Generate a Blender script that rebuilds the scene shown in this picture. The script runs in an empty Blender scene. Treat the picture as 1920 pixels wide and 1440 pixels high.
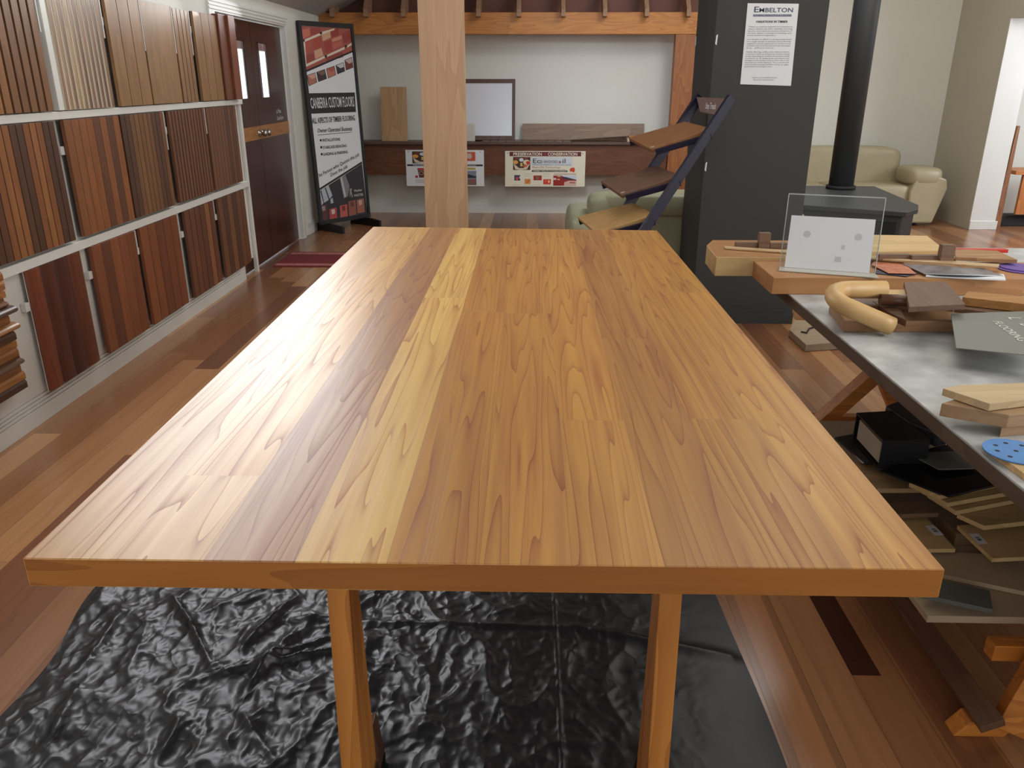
import bpy, bmesh, math, random
import numpy as np
from mathutils import Vector, Matrix, noise
random.seed(7)
D = bpy.data
SC = bpy.context.scene
COL = SC.collection

# ------------------------------------------------------------------ camera
YAW, PITCH, ROLL, CAMZ, FPX = -0.0216, 0.3632, 0.0006, 1.5, 1500.0
_cy, _sy, _cp, _sp = math.cos(YAW), math.sin(YAW), math.cos(PITCH), math.sin(PITCH)
FWD = Vector((_sy*_cp, _cy*_cp, -_sp)); _r = Vector((_cy, -_sy, 0)); _u = _r.cross(FWD)
RIGHT = math.cos(ROLL)*_r + math.sin(ROLL)*_u
UP = -math.sin(ROLL)*_r + math.cos(ROLL)*_u
CAM = Vector((0, 0, CAMZ))
cam = D.objects.new('camera', D.cameras.new('camera')); COL.objects.link(cam)
cam.data.sensor_width = 36; cam.data.sensor_fit = 'HORIZONTAL'; cam.data.lens = 36*FPX/1920
cam.matrix_world = Matrix(((RIGHT.x, UP.x, -FWD.x, 0), (RIGHT.y, UP.y, -FWD.y, 0), (RIGHT.z, UP.z, -FWD.z, CAMZ), (0, 0, 0, 1)))
cam.data.clip_start = 0.05
SC.camera = cam

def at(px, py, X=None, Y=None, Z=None):
    """the point of a wall, floor or shelf plane seen at a pixel of the 1920x1440 photograph"""
    d = FWD + RIGHT*((px-960)/FPX) - UP*((py-720)/FPX)
    t = X/d.x if X is not None else (Y/d.y if Y is not None else (Z-CAMZ)/d.z)
    return CAM + d*t

# ------------------------------------------------------------------ world, light, exposure
SC.view_settings.view_transform = 'Standard'; SC.view_settings.look = 'None'
SC.view_settings.gamma = 1; SC.view_settings.use_curve_mapping = False
SC.view_settings.exposure = 0.8
W = D.worlds.new('daylight'); SC.world = W; W.use_nodes = True
W.node_tree.nodes['Background'].inputs[0].default_value = (0.92, 0.94, 1.0, 1)
W.node_tree.nodes['Background'].inputs[1].default_value = 0.32

def area(name, loc, to, sx, sy, power, col=(1, 1, 1), spread=180):
    l = D.lights.new(name, 'AREA'); l.shape = 'RECTANGLE'; l.size = sx; l.size_y = sy
    l.energy = power; l.color = col; l.spread = math.radians(spread)
    o = D.objects.new(name, l); COL.objects.link(o); o.location = loc
    o.rotation_euler = (Vector(to)-Vector(loc)).to_track_quat('-Z', 'Y').to_euler()
    return o
# daylight of the roof glazing in the raked ceiling above the left wall
for _y, _p in ((3.3, 4.8), (4.5, 5.0), (5.7, 6.0), (6.8, 5.0)):
    area('skylight_glow', (-1.86, _y, 2.36), (-1.31, _y-1.30, 1.40), 0.6, 1.1, _p, (0.97, 0.98, 1.0), 130)
# shopfront windows behind the photographer, the adjoining room, and an added fill facing the back nook
area('shopfront_glow', (-1.0, -3.2, 2.0), (0.0, 6, 1.0), 4.5, 2.4, 22, (1.0, 0.95, 0.88))
area('side_room_glow', (6.6, 7.2, 2.0), (5.6, 9.4, 0.9), 1.6, 1.6, 45, (0.88, 0.92, 1.0))
area('back_nook_fill', (1.0, 5.6, 3.9), (0.4, 7.6, 0.6), 3.0, 1.2, 90, (0.93, 0.96, 1.0))

area('overhead_fill', (0.5, 3.4, 3.35), (0.5, 3.6, 0.0), 2.4, 3.6, 20, (1.0, 0.93, 0.80))  # added overhead fill for table top and floor, no ceiling lamp known
area('overhead_fill', (3.0, 6.6, 3.9), (3.0, 6.8, 0.0), 2.0, 2.4, 30, (1.0, 0.93, 0.80))  # second added overhead fill, towards the stove
area('wall_patch_fill', (-0.2, 4.4, 3.1), (0.85, 9.77, 1.35), 0.5, 0.7, 2.6, (0.80, 0.88, 1.0), 34)  # added narrow lamp throwing a bluish patch on the back wall

area('right_side_fill', (4.1, 1.6, 2.3), (-2.3, 4.6, 1.0), 2.4, 1.4, 48, (1.0, 0.96, 0.90))  # added fill from the right, brightens the left wall and its samples

# ------------------------------------------------------------------ materials
def lin(c):
    return tuple(((v/255)/12.92 if v/255 <= .04045 else ((v/255+.055)/1.055)**2.4) for v in c) + (1,)
MATS = {}
def soften(c): return (c[0], c[1]+(c[0]-c[1])*.12, c[2]+(c[0]-c[2])*.04)
def nm(name):
    m = D.materials.new(name); m.use_nodes = True; nt = m.node_tree
    return m, nt, nt.nodes, nt.links, nt.nodes['Principled BSDF']
def plain(name, c, rough=.6, metal=0, mottle=.05, scale=6, spec=.5, bump=0):
    if name in MATS: return MATS[name]
    m, nt, N, L, b = nm(name); c = lin(c)
    tc = N.new('ShaderNodeTexCoord'); n = N.new('ShaderNodeTexNoise'); n.inputs['Scale'].default_value = scale; n.inputs['Detail'].default_value = 4
    L.new(tc.outputs['Object'], n.inputs['Vector'])
    r = N.new('ShaderNodeValToRGB'); r.color_ramp.elements[0].position = .3; r.color_ramp.elements[1].position = .7
    r.color_ramp.elements[0].color = tuple(v*(1-mottle) for v in c[:3])+(1,); r.color_ramp.elements[1].color = tuple(min(1, v*(1+mottle)) for v in c[:3])+(1,)
    L.new(n.outputs[0], r.inputs[0]); L.new(r.outputs[0], b.inputs['Base Color'])
    b.inputs['Roughness'].default_value = rough; b.inputs['Metallic'].default_value = metal; b.inputs['Specular IOR Level'].default_value = spec
    if bump:
        bp = N.new('ShaderNodeBump'); bp.inputs['Strength'].default_value = bump; bp.inputs['Distance'].default_value = .01
        L.new(n.outputs[0], bp.inputs['Height']); L.new(bp.outputs[0], b.inputs['Normal'])
    MATS[name] = m; return m
def wood(name, c, c2, axis='y', rough=.45, scale=1.0, ring=9, line=.5, coat=0):
    """grain runs along one local axis: elongated rings with fine pores"""
    if name in MATS: return MATS[name]
    c, c2 = soften(c), soften(c2)
    m, nt, N, L, b = nm(name)
    tc = N.new('ShaderNodeTexCoord'); mp = N.new('ShaderNodeMapping')
    s = [7*scale]*3; s['xyz'.index(axis)] = .9*scale; mp.inputs['Scale'].default_value = s
    L.new(tc.outputs['Object'], mp.inputs[0])
    n1 = N.new('ShaderNodeTexNoise'); n1.inputs['Scale'].default_value = 1.2; n1.inputs['Detail'].default_value = 2; n1.inputs['Distortion'].default_value = .3
    L.new(mp.outputs[0], n1.inputs['Vector'])
    mul = N.new('ShaderNodeMath'); mul.operation = 'MULTIPLY'; mul.inputs[1].default_value = ring; L.new(n1.outputs[0], mul.inputs[0])
    fr = N.new('ShaderNodeMath'); fr.operation = 'FRACT'; L.new(mul.outputs[0], fr.inputs[0])
    mp2 = N.new('ShaderNodeMapping'); s = [90*scale]*3; s['xyz'.index(axis)] = 3*scale; mp2.inputs['Scale'].default_value = s
    L.new(tc.outputs['Object'], mp2.inputs[0])
    n2 = N.new('ShaderNodeTexNoise'); n2.inputs['Scale'].default_value = 1; n2.inputs['Detail'].default_value = 3; L.new(mp2.outputs[0], n2.inputs['Vector'])
    a = N.new('ShaderNodeMath'); a.operation = 'MULTIPLY_ADD'; a.inputs[1].default_value = line; L.new(fr.outputs[0], a.inputs[0])
    s2 = N.new('ShaderNodeMath'); s2.operation = 'MULTIPLY'; s2.inputs[1].default_value = 1-line; L.new(n2.outputs[0], s2.inputs[0]); L.new(s2.outputs[0], a.inputs[2])
    r = N.new('ShaderNodeValToRGB'); r.color_ramp.elements[0].position = .15; r.color_ramp.elements[1].position = .8
    r.color_ramp.elements[0].color = lin(c); r.color_ramp.elements[1].color = lin(c2)
    L.new(a.outputs[0], r.inputs[0]); L.new(r.outputs[0], b.inputs['Base Color'])
    b.inputs['Roughness'].default_value = rough; b.inputs['Coat Weight'].default_value = coat; b.inputs['Coat Roughness'].default_value = .2
    MATS[name] = m; return m

def planked(name, width, x0, tones, length, c_grain, rough, seam, joint, bumpd=.0004, endgrain=False, ringk=10, streak=.5, speccoat=0, var=.25, jointvar=.5, coatr=.25, special=()):
    """boards side by side along Y; each gets its tone from a constant ramp and its own grain offset"""
    m, nt, N, L, b = nm(name)
    def M(op, a=None, b_=None, c=None):
        n = N.new('ShaderNodeMath'); n.operation = op
        for i, v in enumerate((a, b_, c)):
            if v is None: continue
            if isinstance(v, (int, float)): n.inputs[i].default_value = v
            else: L.new(v, n.inputs[i])
        return n.outputs[0]
    tc = N.new('ShaderNodeTexCoord'); sx = N.new('ShaderNodeSeparateXYZ'); L.new(tc.outputs['Object'], sx.inputs[0])
    u = M('DIVIDE', M('SUBTRACT', sx.outputs[0], x0), width); idx = M('FLOOR', u); fu = M('FRACT', u)
    wn = N.new('ShaderNodeTexWhiteNoise'); wn.noise_dimensions = '1D'; L.new(idx, wn.inputs['W'])
    v = M('DIVIDE', M('ADD', sx.outputs[1], M('MULTIPLY', wn.outputs[0], length*3.7)), length); jd = M('FLOOR', v); fv = M('FRACT', v)
    cell = N.new('ShaderNodeCombineXYZ'); L.new(idx, cell.inputs[0]); L.new(jd, cell.inputs[1])
    wc = N.new('ShaderNodeTexWhiteNoise'); wc.noise_dimensions = '2D'; L.new(cell.outputs[0], wc.inputs['Vector'])
    n_t = len(tones)
    if endgrain is False and isinstance(tones, list) and joint is None:
        key = M('DIVIDE', M('ADD', idx, .5), n_t)
    else:
        key = wc.outputs[0]
    ramp = N.new('ShaderNodeValToRGB'); ramp.color_ramp.interpolation = 'CONSTANT'
    els = ramp.color_ramp.elements
    while len(els) < n_t: els.new(.5)
    for i, t in enumerate(tones): els[i].position = i/n_t; els[i].color = lin(t)
    L.new(key, ramp.inputs[0])
    tone_out = ramp.outputs[0]
    for X0_, X1_, Y0_, Y1_, cc in special:      # single boards of a tone of their own
        msk = M('MULTIPLY', M('MULTIPLY', M('GREATER_THAN', sx.outputs[0], X0_), M('LESS_THAN', sx.outputs[0], X1_)), M('MULTIPLY', M('GREATER_THAN', sx.outputs[1], Y0_), M('LESS_THAN', sx.outputs[1], Y1_)))
        mxx = N.new('ShaderNodeMix'); mxx.data_type = 'RGBA'; L.new(msk, mxx.inputs['Factor']); L.new(tone_out, mxx.inputs['A']); mxx.inputs['B'].default_value = lin(cc); tone_out = mxx.outputs['Result']
    # grain coordinates shifted per board
    off = N.new('ShaderNodeVectorMath'); off.operation = 'SCALE'; L.new(wc.outputs[1], off.inputs[0]); off.inputs['Scale'].default_value = 37.0
    add = N.new('ShaderNodeVectorMath'); add.operation = 'ADD'; L.new(tc.outputs['Object'], add.inputs[0]); L.new(off.outputs[0], add.inputs[1])
    mp = N.new('ShaderNodeMapping'); mp.inputs['Scale'].default_value = (12, .5, 12); L.new(add.outputs[0], mp.inputs[0])
    n1 = N.new('ShaderNodeTexNoise'); n1.inputs['Scale'].default_value = 1.0; n1.inputs['Detail'].default_value = 2; n1.inputs['Roughness'].default_value = .4; n1.inputs['Distortion'].default_value = .15
    L.new(mp.outputs[0], n1.inputs['Vector'])
    ring = M('FRACT', M('MULTIPLY', n1.outputs[0], ringk))
    ringl = M('POWER', ring, 9.0)
    mp2 = N.new('ShaderNodeMapping'); mp2.inputs['Scale'].default_value = (150, 5, 150); L.new(add.outputs[0], mp2.inputs[0])
    n2 = N.new('ShaderNodeTexNoise'); n2.inputs['Scale'].default_value = 1; n2.inputs['Detail'].default_value = 2; L.new(mp2.outputs[0], n2.inputs['Vector'])
    pores = M('GREATER_THAN', n2.outputs[0], .60)
    mp4 = N.new('ShaderNodeMapping'); mp4.inputs['Scale'].default_value = (46, 1.5, 46); L.new(add.outputs[0], mp4.inputs[0])
    n4 = N.new('ShaderNodeTexNoise'); n4.inputs['Scale'].default_value = 1; n4.inputs['Detail'].default_value = 3; n4.inputs['Distortion'].default_value = .4; L.new(mp4.outputs[0], n4.inputs['Vector'])
    band = M('MULTIPLY', M('SUBTRACT', n4.outputs[0], .38), 2.6); band = M('MINIMUM', M('MAXIMUM', band, 0.0), 1.0)
    g = M('ADD', M('MULTIPLY', ringl, streak*.6), M('ADD', M('MULTIPLY', band, streak*.55), M('MULTIPLY', M('MULTIPLY', n2.outputs[0], ring), streak*.3)))
    mix = N.new('ShaderNodeMix'); mix.data_type = 'RGBA'; mix.blend_type = 'MULTIPLY'
    L.new(g, mix.inputs['Factor']); L.new(tone_out, mix.inputs['A']); mix.inputs['B'].default_value = lin(c_grain)
    # slow colour drift inside a board
    mp3 = N.new('ShaderNodeMapping'); mp3.inputs['Scale'].default_value = (5, .8, 5); L.new(add.outputs[0], mp3.inputs[0])
    n3 = N.new('ShaderNodeTexNoise'); n3.inputs['Scale'].default_value = 1; n3.inputs['Detail'].default_value = 3; L.new(mp3.outputs[0], n3.inputs['Vector'])
    hs = N.new('ShaderNodeHueSaturation'); L.new(mix.outputs['Result'], hs.inputs['Color'])
    L.new(M('ADD', 1-var*.5, M('MULTIPLY', n3.outputs[0], var)), hs.inputs['Value'])
    col = hs.outputs[0]
    if joint is None and jointvar:
        hs2 = N.new('ShaderNodeHueSaturation'); L.new(col, hs2.inputs['Color'])
        L.new(M('ADD', 1-jointvar*.5, M('MULTIPLY', wc.outputs[0], jointvar)), hs2.inputs['Value']); col = hs2.outputs[0]
    edge = M('MINIMUM', fu, M('SUBTRACT', 1.0, fu)); em = M('LESS_THAN', edge, seam/width)
    if joint: em = M('MAXIMUM', em, M('LESS_THAN', M('MINIMUM', fv, M('SUBTRACT', 1.0, fv)), joint/length))
    mx = N.new('ShaderNodeMix'); mx.data_type = 'RGBA'; mx.blend_type = 'MULTIPLY'; L.new(M('MULTIPLY', em, .55), mx.inputs['Factor'])
    L.new(col, mx.inputs['A']); mx.inputs['B'].default_value = (.25, .17, .12, 1)
    L.new(mx.outputs['Result'], b.inputs['Base Color'])
    b.inputs['Roughness'].default_value = rough
    L.new(M('ADD', rough, M('MULTIPLY', g, .12)), b.inputs['Roughness'])
    bp = N.new('ShaderNodeBump'); bp.inputs['Strength'].default_value = .6; bp.inputs['Distance'].default_value = bumpd; bp.invert = True
    L.new(M('ADD', g, em), bp.inputs['Height']); L.new(bp.outputs[0], b.inputs['Normal'])
    b.inputs['Coat Weight'].default_value = speccoat; b.inputs['Coat Roughness'].default_value = coatr
    MATS[name] = m; return m

m_floor = planked('floor_boards', .13, .03, [(158, 112, 74), (136, 90, 58), (168, 120, 80), (118, 76, 52), (148, 102, 66), (182, 134, 90), (132, 86, 58), (160, 110, 72)], 1.9, (165, 120, 90), .24, .0012, .0012, ringk=5, streak=.32, speccoat=.25, var=.35, special=[(-1.921, -1.842, -3.243, -2.443, (70, 38, 28)), (-2.155, -2.073, -4.7, -1.6, (178, 122, 76)), (-1.78, -1.67, -4.7, -2.0, (140, 90, 60))])
m_table = planked('oiled_oak', .1253, -.626, [(218, 170, 98), (220, 174, 100), (178, 128, 74), (232, 192, 108), (198, 142, 62), (204, 147, 64), (206, 150, 62), (186, 130, 52), (192, 137, 50), (200, 145, 50)], 1.9, (190, 140, 84), .36, .0003, None, ringk=15, streak=1.0, bumpd=.0005, var=.28, jointvar=.10, speccoat=.5, coatr=.46)

m_tedge = wood('oiled_oak_end', (176, 104, 44), (150, 82, 32), 'x', .4, ring=5)
m_wallw = plain('white_wall_paint', (214, 213, 204), .75, mottle=.015, scale=2)
m_wallo = plain('warm_grey_wall_paint', (188, 182, 164), .8, mottle=.02, scale=2)
m_white = plain('white_gloss_paint', (216, 216, 210), .4, mottle=.02)
m_ceil = plain('ceiling_paint', (176, 174, 172), .8, mottle=.02)
m_char = plain('charcoal_paint', (54, 55, 53), .7, mottle=.05, scale=3)
m_pine = wood('orange_pine', (202, 128, 58), (172, 98, 40), 'x', .45)
m_pinez = wood('orange_pine_upright', (166, 98, 52), (134, 70, 34), 'z', .45)
m_redw = wood('red_brown_fascia', (112, 62, 38), (88, 44, 26), 'x', .5)
m_dkboard = plain('dark_ledge_board', (88, 68, 58), .5, mottle=.15, scale=8)
m_door = wood('dark_jarrah', (74, 34, 28), (56, 24, 20), 'z', .28, ring=4)
m_tan = wood('tan_timber', (176, 118, 66), (150, 92, 48), 'y', .4)
m_black = plain('black_satin', (22, 23, 26), .45)
m_blackg = plain('black_matte', (30, 31, 33), .75)
m_steel = plain('brushed_steel', (190, 188, 182), .25, metal=1)
m_paper = plain('white_paper', (224, 228, 232), .7, mottle=.01)
m_cream = plain('cream_card', (226, 222, 200), .6, mottle=.01)
m_ink = plain('dark_ink', (30, 30, 34), .6)
m_sofa = plain('cream_green_leather', (168, 158, 128), .42, mottle=.06, scale=5, bump=.05)
m_sofag = plain('sage_leather', (158, 160, 132), .42, mottle=.06, scale=5, bump=.05)
m_blue = plain('navy_enamel', (15, 13, 46), .55, mottle=.1)
m_conc = plain('grey_stone_laminate', (178, 181, 180), .42, mottle=.34, scale=8)

# ------------------------------------------------------------------ mesh builder
class MB:
    def __init__(s): s.bm = bmesh.new(); s.mats = []
    def mi(s, m):
        if m not in s.mats: s.mats.append(m)
        return s.mats.index(m)
    def poly(s, pts, m, smooth=False):
        f = s.bm.faces.new([s.bm.verts.new(p) for p in pts]); f.material_index = s.mi(m); f.smooth = smooth; return f
    def hexa(s, c, m, bev=0):
        """c: 8 corners, bottom four then top four, same order"""
        vs = [s.bm.verts.new(p) for p in c]; k = s.mi(m); fs = []
        for q in ((3, 2, 1, 0), (4, 5, 6, 7), (0, 1, 5, 4), (1, 2, 6, 5), (2, 3, 7, 6), (3, 0, 4, 7)):
            f = s.bm.faces.new([vs[i] for i in q]); f.material_index = k; fs.append(f)
        if bev:
            es = list({e for f in fs for e in f.edges})
            bmesh.ops.bevel(s.bm, geom=es, offset=bev, segments=2, profile=.5, affect='EDGES', clamp_overlap=True)
        return s
    def box(s, x0, x1, y0, y1, z0, z1, m, bev=0):
        return s.hexa([(x0, y0, z0), (x1, y0, z0), (x1, y1, z0), (x0, y1, z0), (x0, y0, z1), (x1, y0, z1), (x1, y1, z1), (x0, y1, z1)], m, bev)
    def bar(s, a, b, w, h, m, side=None, bev=0):
        """square bar from a to b; w across `side`, h across the other way"""
        a, b = Vector(a), Vector(b); d = (b-a).normalized()
        sd = Vector(side) if side else (Vector((1, 0, 0)) if abs(d.x) < .9 else Vector((0, 1, 0)))
        sd = (sd - d*sd.dot(d)).normalized(); o = d.cross(sd)
        c = []
        for p in (a, b):
            for i, j in ((-1, -1), (1, -1), (1, 1), (-1, 1)): c.append(p + sd*(i*w/2) + o*(j*h/2))
        return s.hexa(c, m, bev)
    def prism(s, pts, off, m, bev=0):
        """polygon pts extruded by off"""
        off = Vector(off); A = [s.bm.verts.new(p) for p in pts]; B = [s.bm.verts.new(Vector(p)+off) for p in pts]; k = s.mi(m); n = len(pts); fs = []
        fs.append(s.bm.faces.new(A)); fs.append(s.bm.faces.new(B[::-1]))
        for i in range(n): fs.append(s.bm.faces.new([A[(i+1) % n], A[i], B[i], B[(i+1) % n]]))
        for f in fs: f.material_index = k
        if bev: bmesh.ops.bevel(s.bm, geom=list({e for f in fs for e in f.edges}), offset=bev, segments=2, profile=.5, affect='EDGES', clamp_overlap=True)
        return s
    def tube(s, path, r, m, n=14, cap=True):
        path = [Vector(p) for p in path]; k = s.mi(m); rings = []
        rr = r if isinstance(r, (list, tuple)) else [r]*len(path)
        up = None
        for i, p in enumerate(path):
            d = (path[min(i+1, len(path)-1)]-path[max(i-1, 0)]).normalized()
            if up is None: up = Vector((0, 0, 1)) if abs(d.z) < .9 else Vector((1, 0, 0))
            a = (up-d*up.dot(d)).normalized(); bb = d.cross(a); up = a
            rings.append([s.bm.verts.new(p+(a*math.cos(t)+bb*math.sin(t))*rr[i]) for t in [2*math.pi*j/n for j in range(n)]])
        for A, B in zip(rings, rings[1:]):
            for j in range(n):
                f = s.bm.faces.new([A[j], A[(j+1) % n], B[(j+1) % n], B[j]]); f.material_index = k; f.smooth = True
        if cap:
            for R_ in (rings[0][::-1], rings[-1]):
                f = s.bm.faces.new(R_); f.material_index = k
        return s
    def cushion(s, x0, x1, y0, y1, z0, z1, m, p=.32, n=12):
        """superellipsoid pad"""
        cx, cy, cz = (x0+x1)/2, (y0+y1)/2, (z0+z1)/2; k = s.mi(m)
        def pw(v, e): return math.copysign(abs(v)**e, v)
        rows = []
        for i in range(n+1):
            ph = -math.pi/2+math.pi*i/n; row = []
            for j in range(2*n):
                th = math.pi*j/n
                row.append(s.bm.verts.new((cx+(x1-x0)/2*pw(math.cos(ph), p)*pw(math.cos(th), p), cy+(y1-y0)/2*pw(math.cos(ph), p)*pw(math.sin(th), p), cz+(z1-z0)/2*pw(math.sin(ph), p))))
            rows.append(row)
        for A, B in zip(rows, rows[1:]):
            for j in range(2*n):
                f = s.bm.faces.new([A[j], A[(j+1) % (2*n)], B[(j+1) % (2*n)], B[j]]); f.material_index = k; f.smooth = True
        return s
    def build(s, name, parent=None, origin=None):
        bm = s.bm; bmesh.ops.remove_doubles(bm, verts=bm.verts, dist=1e-6) if False else None
        bmesh.ops.recalc_face_normals(bm, faces=bm.faces)
        if parent is not None: o0 = Vector(parent['_loc'])
        elif origin is not None: o0 = Vector(origin)
        else:
            xs = [v.co for v in bm.verts]
            o0 = Vector(((min(v.x for v in xs)+max(v.x for v in xs))/2, (min(v.y for v in xs)+max(v.y for v in xs))/2, min(v.z for v in xs)))
        for v in bm.verts: v.co -= o0
        me = D.meshes.new(name); bm.to_mesh(me); bm.free()
        for m in s.mats: me.materials.append(m)
        o = D.objects.new(name, me); COL.objects.link(o)
        if parent is not None: o.parent = parent; o['_loc'] = tuple(o0)
        else: o.location = o0; o['_loc'] = tuple(o0)
        return o
def tag(o, label=None, cat=None, group=None, kind=None):
    if label: o['label'] = label
    if cat: o['category'] = cat
    if group: o['group'] = group
    if kind: o['kind'] = kind
    return o
def thing(name, loc, label, cat, group=None, kind=None):
    o = D.objects.new(name, None); COL.objects.link(o); o.location = loc; o['_loc'] = tuple(loc); o.empty_display_size = .05
    return tag(o, label, cat, group, kind)
def struct(name, mb): return tag(mb.build(name), kind='structure')
def quad_slab(pts, z, th, m, mb=None, bev=0):
    """flat board: its top outline on the plane z, th thick"""
    mb = mb or MB(); P = [at(p[0], p[1], Z=z) for p in pts]
    return mb.prism(P, (0, 0, -th), m, bev)
FONT = None
def text_bm(mb, body, m, origin, ux, uy, size, width=None, align='LEFT', bold=0, thick=.0004, shear=0):
    """lettering laid on a plane: origin, unit directions ux (reading) and uy (up)"""
    cu = D.curves.new('t', 'FONT'); cu.body = body; cu.size = size; cu.align_x = align; cu.resolution_u = 2; cu.offset = bold; cu.shear = shear
    o = D.objects.new('t', cu); COL.objects.link(o); bpy.context.view_layer.update()
    me = D.meshes.new_from_object(o.evaluated_get(bpy.context.evaluated_depsgraph_get()))
    D.objects.remove(o); ux, uy, origin = Vector(ux), Vector(uy), Vector(origin)
    if len(me.vertices):
        xs = [v.co.x for v in me.vertices]; k = 1
        if width: k = width/max(1e-6, max(xs)-min(xs))
        i0 = mb.mi(m); nrm = ux.cross(uy)
        vs = [mb.bm.verts.new(origin+ux*v.co.x*k+uy*v.co.y+nrm*thick) for v in me.vertices]
        for p in me.polygons:
            try: f = mb.bm.faces.new([vs[i] for i in p.vertices]); f.material_index = i0
            except ValueError: pass
    D.meshes.remove(me)

# ================================================================== SETTING
XL, YB, XR, YC = -2.29, 9.77, 4.72, 5.12
struct('floor', MB().box(-2.6, 8.2, -1.5, 11.5, -.06, 0, m_floor))
# left wall with the doorway cut out, running on behind the display
wl = MB()
wl.box(XL-.15, XL, -1.5, 6.27, 0, 2.14, m_wallw); wl.box(XL-.15, XL, 8.02, YB, 0, 2.14, m_wallw); wl.box(XL-.15, XL, 6.27, 8.02, 1.96, 2.14, m_wallw)
struct('wall_left', wl)
struct('wall_back', MB().box(XL-.15, 8.2, YB, YB+.15, 0, 4.2, m_wallw))
wr = MB(); wr.box(XR, XR+.27, 8.75, YB, 0, 4.2, m_wallo); wr.box(XR, XR+.27, 4.6, 8.75, 2.07, 4.2, m_wallo); wr.box(XR, XR+.27, 3.4, 4.6, 0, 4.2, m_wallo)
struct('wall_right', wr)
struct('wall_side_room', MB().box(8.05, 8.2, 3.4, YB, 0, 4.2, m_wallw))
ce = MB()
def rake(x): return 2.14+(x-XL)*.5
def ceil_piece(x0, x1, y0, y1): ce.hexa([(x0, y0, rake(x0)), (x1, y0, rake(x1)), (x1, y1, rake(x1)), (x0, y1, rake(x0)), (x0, y0, rake(x0)+.08), (x1, y0, rake(x1)+.08), (x1, y1, rake(x1)+.08), (x0, y1, rake(x0)+.08)], m_ceil)
ceil_piece(XL-.15, -2.14, -1.5, YB); ceil_piece(-1.58, 1.8, -1.5, YB); ceil_piece(-2.14, -1.58, -1.5, 2.85); ceil_piece(-2.14, -1.58, 8.35, YB)
struct('ceiling', ce)
ce = MB(); ce.box(1.8, 8.2, 3.4, YB+.15, 4.2, 4.28, m_ceil); ce.hexa([(1.8, 3.4, 4.185), (1.9, 3.4, 4.185), (1.9, YB, 4.185), (1.8, YB, 4.185), (1.8, 3.4, 4.2), (1.9, 3.4, 4.2), (1.9, YB, 4.2), (1.8, YB, 4.2)], m_ceil)
struct('ceiling', ce)
# skylight in the raked ceiling
m_glass = D.materials.new('clear_glass'); m_glass.use_nodes = True
_b = m_glass.node_tree.nodes['Principled BSDF']; _b.inputs['Transmission Weight'].default_value = 1; _b.inputs['Roughness'].default_value = .02; _b.inputs['IOR'].default_value = 1.45
m_sky = D.materials.new('overcast_sky_light'); m_sky.use_nodes = True
_n = m_sky.node_tree; _e = _n.nodes.new('ShaderNodeEmission'); _e.inputs[0].default_value = (.86, .92, 1, 1); _e.inputs[1].default_value = 1.6
_n.links.new(_e.outputs[0], _n.nodes['Material Output'].inputs[0])
# centre column (charcoal flue wall) with its skirting
cw = MB(); cw.box(1.075, 1.715, YC, 5.70, 0, 3.9, m_char)
struct('wall_centre', cw)
sk = MB()
for z0, z1, d in ((0, .075, .018), (.075, .1, .012), (.1, .118, .006)):
    sk.box(1.075-d, 1.715+d, YC-d, YC-.0005, z0, z1, m_char); sk.box(1.075-d, 1.0745, YC-.0005, 5.70, z0, z1, m_char)
struct('baseboard_centre', sk)
bb = MB()
for y0, y1 in ((2.0, 6.2), (8.25, 9.76)):
    for z0, z1, d in ((0, .075, .022), (.079, .09, .019), (.094, .105, .015), (.109, .122, .010)): bb.box(XL+.0005, XL+d, y0, y1, z0, z1, m_white)
struct('baseboard_left', bb)
bb = MB(); bb.box(XL+.03, XR-.01, YB-.018, YB-.0005, 0, .09, m_white); struct('baseboard_back', bb)
bb = MB(); bb.box(XR+.0, XR+.29, 8.73, 8.7495, 0, .09, m_white, .003); struct('baseboard_right', bb)
# reveal of the opening, painted white and lit by the side room
struct('trim_1', MB().box(XR+.001, XR+.269, 8.742, 8.7495, .09, 2.07, m_white))
# architrave of the double door
ar = MB()
for y0, y1, z0, z1 in ((8.02, 8.13, 0, 2.05), (6.16, 6.27, 0, 2.05), (6.27, 8.02, 1.96, 2.05)):
    ar.box(XL+.0005, XL+.018, y0, y1, z0, z1, m_white)
for k in range(3):
    ar.box(XL+.018, XL+.024, 8.045+k*.025, 8.058+k*.025, 0, 1.985+k*.022, m_white); ar.box(XL+.018, XL+.024, 6.16, 8.045+k*.025, 1.975+k*.025, 1.987+k*.025, m_white)
struct('trim_2', ar)

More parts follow.
